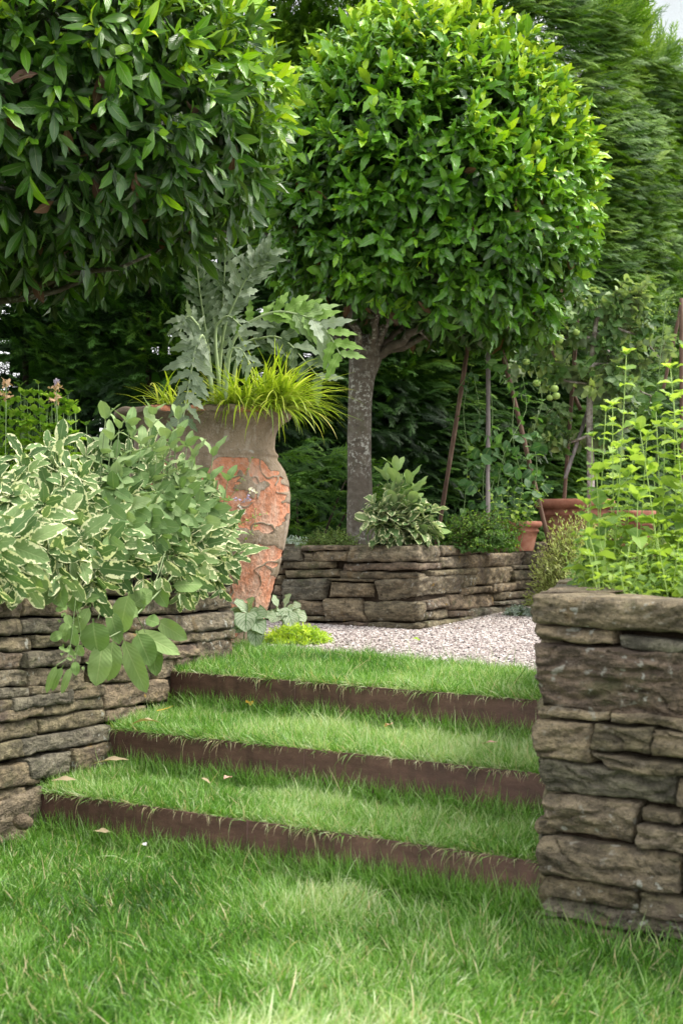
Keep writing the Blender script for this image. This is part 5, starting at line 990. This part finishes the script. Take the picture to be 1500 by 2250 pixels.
# ------------------------------------------------------------------ conifer hedge
HP = Path([(-7, 9.3), (-2.5, 9.7), (.6, 10.0), (1.9, 10.5), (5.2, 16.5), (7.5, 20.7)], 1, .5)
if (HP.N[int(4/.004)] @ np.array([0, -1])) < 0: HP.N *= -1; HP.NW *= -1
vis = (HP.px > -260) & (HP.px < 1640); Sv = HP.S[vis]; HTOP = 4.93
def spray_t(bend, seed):
    a = Acc(); g = np.random.default_rng(seed); Lm = 1.0
    def strip(p, d, l, w_, n=np.array([0, 0, 1.])):
        s_ = unit(np.cross(d, n)); q_ = [p-s_*w_*.5, p+s_*w_*.5, p+d*l*.55+s_*w_*.45, p+d*l*.55-s_*w_*.45, p+d*l+s_*w_*.07, p+d*l-s_*w_*.07]; a.add(q_, [[0, 1, 2, 3], [3, 2, 4, 5]], [[.5, .1]]*6)
    strip(np.zeros(3), np.array([0, 1., 0]), 1, .028)
    for k in range(7):
        for sg in (-1, 1):
            y = .08+k*.125+.03*sg; an = R(27+g.normal(0, 5)); d = np.array([sg*math.sin(an), math.cos(an), g.normal(0, .15)]); l = .40*(1-.6*k/7)*g.uniform(.75, 1.2); p = np.array([0, y, 0]); strip(p, unit(d), l, .030)
            for m_, s2 in ((.3, 1), (.5, -1)): a2 = an+s2*R(30); strip(p+unit(d)*l*m_, unit(np.array([sg*math.sin(a2), math.cos(a2), g.normal(0, .2)])), l*.5, .026)
    v = np.vstack(a.v); f = np.vstack(a.f); uv = np.vstack(a.uv); v[:, 2] -= bend*v[:, 1]**2*.5; v[:, 2] -= .25*np.abs(v[:, 0]); return np.column_stack([v, 0*v[:, 0]]), f, uv
T['spray'] = [spray_t(b, i) for i, b in enumerate((.2, .5, .8, .4))]
hg = thing('conifer_hedge', (.6, 10.2, TOPZ), 'tall feathery conifer hedge closing the garden behind both trees', 'hedge')
def hedge_layer(n, d0, d1, L, zr=(.35, HTOP), smin=None, dens=None, tone=.45, dark=1):
    S = U(Sv[0], Sv[-1], n); Z = U(zr[0], zr[1], n); P0_ = HP.w(S, U(d0, d1, n)+.16*fbm(np.stack([S*1.3, Z*1.3, 0*S], -1), 3), Z); px = 750+FOC*P0_[:, 0]/P0_[:, 1]
    k = np.ones(n, bool)
    if dens is not None: k &= U(0, 1, n) < dens(px, Z)
    S, Z, P0_, px = S[k], Z[k], P0_[k], px[k]; n = len(S)
    nrm = np.stack([np.interp(S, HP.S, HP.N[:, 0]), np.interp(S, HP.S, HP.N[:, 1]), 0*S], -1); tan = np.stack([-nrm[:, 1], nrm[:, 0], 0*S], -1)
    g = fbm(np.stack([S*.9, Z*1.1, 0*S+3], -1), 2); side_ = np.where(px > 900, 1.1, g*1.2)
    tn = tan*np.sign((tan[:, :1]*1.0+1e-6)); rp = np.where(tan[:, :1] < 0, -tan, tan)
    D = nrm*U(.35, .8, n)[:, None]+rp*(side_*U(.5, 1.3, n))[:, None]+np.array([0, 0, 1.])*np.where(Z > 2.0, U(.0, .6, n), U(-.5, .35, n))[:, None]+RNG.normal(0, .16, (n, 3))
    N = np.array([0, 0, 1.])+nrm*.5+RNG.normal(0, .3, (n, 3)); tn_ = fbm(np.stack([S*2.4, Z*3.5, 0*S], -1), 3)
    r = np.clip(tone-.2*(px < 950)*(Z < 3.2)-.12*(Z < 2.0)+.28*tn_+RNG.normal(0, .13, n)+.12*np.clip((Z-1.6)/2.5, -1.2, 1), 0, 1)*dark  # sprays low down and at left get darker colour, standing in for shade
    return P0_, D, N, L*U(.65, 1.25, n), r
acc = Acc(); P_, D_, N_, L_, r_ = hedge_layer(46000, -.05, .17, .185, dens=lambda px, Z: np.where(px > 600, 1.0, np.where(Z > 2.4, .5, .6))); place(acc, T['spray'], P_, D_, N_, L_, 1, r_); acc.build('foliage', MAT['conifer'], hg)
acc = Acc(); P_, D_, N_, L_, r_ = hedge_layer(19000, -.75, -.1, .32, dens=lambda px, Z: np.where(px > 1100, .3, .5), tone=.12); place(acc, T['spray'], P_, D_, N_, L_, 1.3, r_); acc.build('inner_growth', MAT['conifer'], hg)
# crest
acc = Acc(); n = 1500; S = U(Sv[0], Sv[-1], n); P_ = HP.w(S, U(-.5, .1, n), HTOP+U(-.15, .1, n)); place(acc, T['spray'], P_, np.column_stack([U(.1, .7, n), RNG.normal(0, .25, n), U(.5, 1, n)]), rv(n), U(.22, .42, n), 1, U(.4, .9, n)); acc.build('crest', MAT['conifer'], hg)
# the hedge runs on to the right, beyond what the photograph shows
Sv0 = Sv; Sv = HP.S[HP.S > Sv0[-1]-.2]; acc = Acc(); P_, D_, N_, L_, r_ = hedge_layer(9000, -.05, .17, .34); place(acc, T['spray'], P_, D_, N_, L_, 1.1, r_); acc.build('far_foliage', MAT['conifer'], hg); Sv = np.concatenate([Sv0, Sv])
# stems inside the hedge
acc = Acc()
for s_ in np.arange(Sv[0], Sv[-1], .95):
    p = HP.w(np.array([s_+U(-.1, .1)]), np.array([-.45]), np.array([TOPZ-.05]))[0]; acc.tube(bez(p, p+[U(-.1, .1), 0, 2.3], p+[U(-.2, .2), 0, 4.4], 8), np.linspace(.03, .012, 8), 7)
    for _ in range(9): z = U(.2, 4.0); q_ = p+[0, 0, z]; acc.tube(bez(q_, q_+[U(-.3, .3), -.1, .05], q_+[U(-.5, .5), U(-.5, 0), U(-.1, .3)], 5), np.linspace(.012, .004, 5), 5)
acc.build('trunks', MAT['twig'], hg)
# dark rumpled sheet added inside the hedge to block light and sky
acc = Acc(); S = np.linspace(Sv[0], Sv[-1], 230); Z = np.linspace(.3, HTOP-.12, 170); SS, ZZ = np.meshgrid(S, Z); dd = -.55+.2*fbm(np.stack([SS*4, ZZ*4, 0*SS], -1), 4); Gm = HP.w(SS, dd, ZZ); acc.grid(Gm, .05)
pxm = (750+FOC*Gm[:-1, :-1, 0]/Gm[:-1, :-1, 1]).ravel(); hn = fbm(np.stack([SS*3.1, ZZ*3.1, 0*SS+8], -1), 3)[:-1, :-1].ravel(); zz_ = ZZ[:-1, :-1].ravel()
drop = (U(0, 1, len(pxm)) < np.clip((hn-.12)*1.1, 0, .4)) & (pxm < 740) & (zz_ > 1.5) & (zz_ < 3.4); acc.f[0] = acc.f[0][~drop]; o = acc.build('blocking_sheet', MAT['conifer'], hg)
# low evergreen sprays by the urn
acc = Acc(); n = 260; b0 = at(660, 1190, 8.3); b0[2] = TOPZ; P_ = np.stack([U(-.55, .35, n), U(8.2, 8.9, n), U(.75, 1.5, n)], -1); P_[:, 2] = np.minimum(P_[:, 2], 1.5-.9*np.abs(P_[:, 0]+.2)); place(acc, T['spray'], P_, np.column_stack([U(.2, 1, n), U(-.8, -.1, n), U(-.2, .5, n)]), np.array([0, -.3, 1.])+rv(n, .3), U(.16, .28, n), 1, U(.15, .6, n))
t_ = thing('conifer_shrub', b0, 'low conifer shoots between the urn and the grey tree trunk', 'shrub'); acc.build('foliage', MAT['conifer'], t_); a = Acc()
for _ in range(7): tip = np.array([U(-.5, .25), 8.6, U(.9, 1.3)]); a.tube(bez(b0, (b0+tip)/2+[0, 0, .1], tip), np.linspace(.012, .004, 8), 5)
a.build('stems', MAT['twig'], t_)

# ------------------------------------------------------------------ distant house at the right edge
h = thing('house', (6.3, 24, 0), 'pale rendered house corner with a dark window, just seen past the hedge top', 'house'); a = Acc(); a.box((11.0, 30, 5.5), (5.0, 4, 5.5)); 
bx = at(1489, 30, 26.0)[0]; a = Acc(); a.box((bx+4.0, 30, 6.0), (4.0, 4.0, 6.0)); a.build('wall', MAT['render_wall'], h)
a = Acc(); a.box((bx+1.1, 25.99, 10.3), (.9, .03, 1.1)); a.build('window', MAT['glass'], h)
a = Acc(); rp = np.array([[bx-.3, 25.6, 12.0], [bx+8.4, 25.6, 12.0], [bx-.3, 30, 14.5], [bx+8.4, 30, 14.5], [bx-.3, 34.4, 12.0], [bx+8.4, 34.4, 12.0]]); a.grid(rp.reshape(3, 2, 3)); a.grid(rp.reshape(3, 2, 3)+[0, 0, .2]); a.build('roof', MAT['corten'], h, False)

# grass tufts creeping into the gravel edge and a little litter on it
acc = Acc()
for _ in range(60):
    u_ = U(0, 1); x = np.interp(u_, [0, 1], [gv[0][0], gv[3][0]]); y = float(np.interp(x, gl[:, 0], gl[:, 1]))+abs(RNG.normal(0, .06)); n = int(U(8, 26))
    P = np.column_stack([x+RNG.normal(0, .015, n), y+RNG.normal(0, .015, n), np.full(n, TOPZ-.004)]); l = U(.02, .055, n); place(acc, T['blade'], P, np.column_stack([RNG.normal(0, .6, (n, 2)), np.ones(n)]), rv(n), l, .0024/l, U(.2, .8, n))
tag(acc.build('edge_grass', MAT['grass']), 'stray grass tufts creeping over the gravel edge', 'grass', kind='stuff')
acc = Acc(); n = 260; P = np.stack([U(-.6, 1.2, n), U(4.8, 8.6, n)], 1); okk = ~((side(P, CL, C0) > -.03) & (side(P, C0, CR) > -.03)) & ~((P[:, 0] < C0[0]) & (side(P, CL, C0) > -.03)); P = P[okk]; n = len(P)
place(acc, T['laurel'], np.column_stack([P, np.full(n, TOPZ+.005)]), np.column_stack([RNG.normal(0, 1, (n, 2)), RNG.normal(0, .15, n)]), np.array([0, 0, 1.])+rv(n, .2), U(.008, .028, n), 1.2, U(0, 1, n))
tag(acc.build('leaf_litter', MAT['dead_leaf']), 'tiny brown leaf scraps scattered over the gravel', 'leaf litter', kind='stuff')
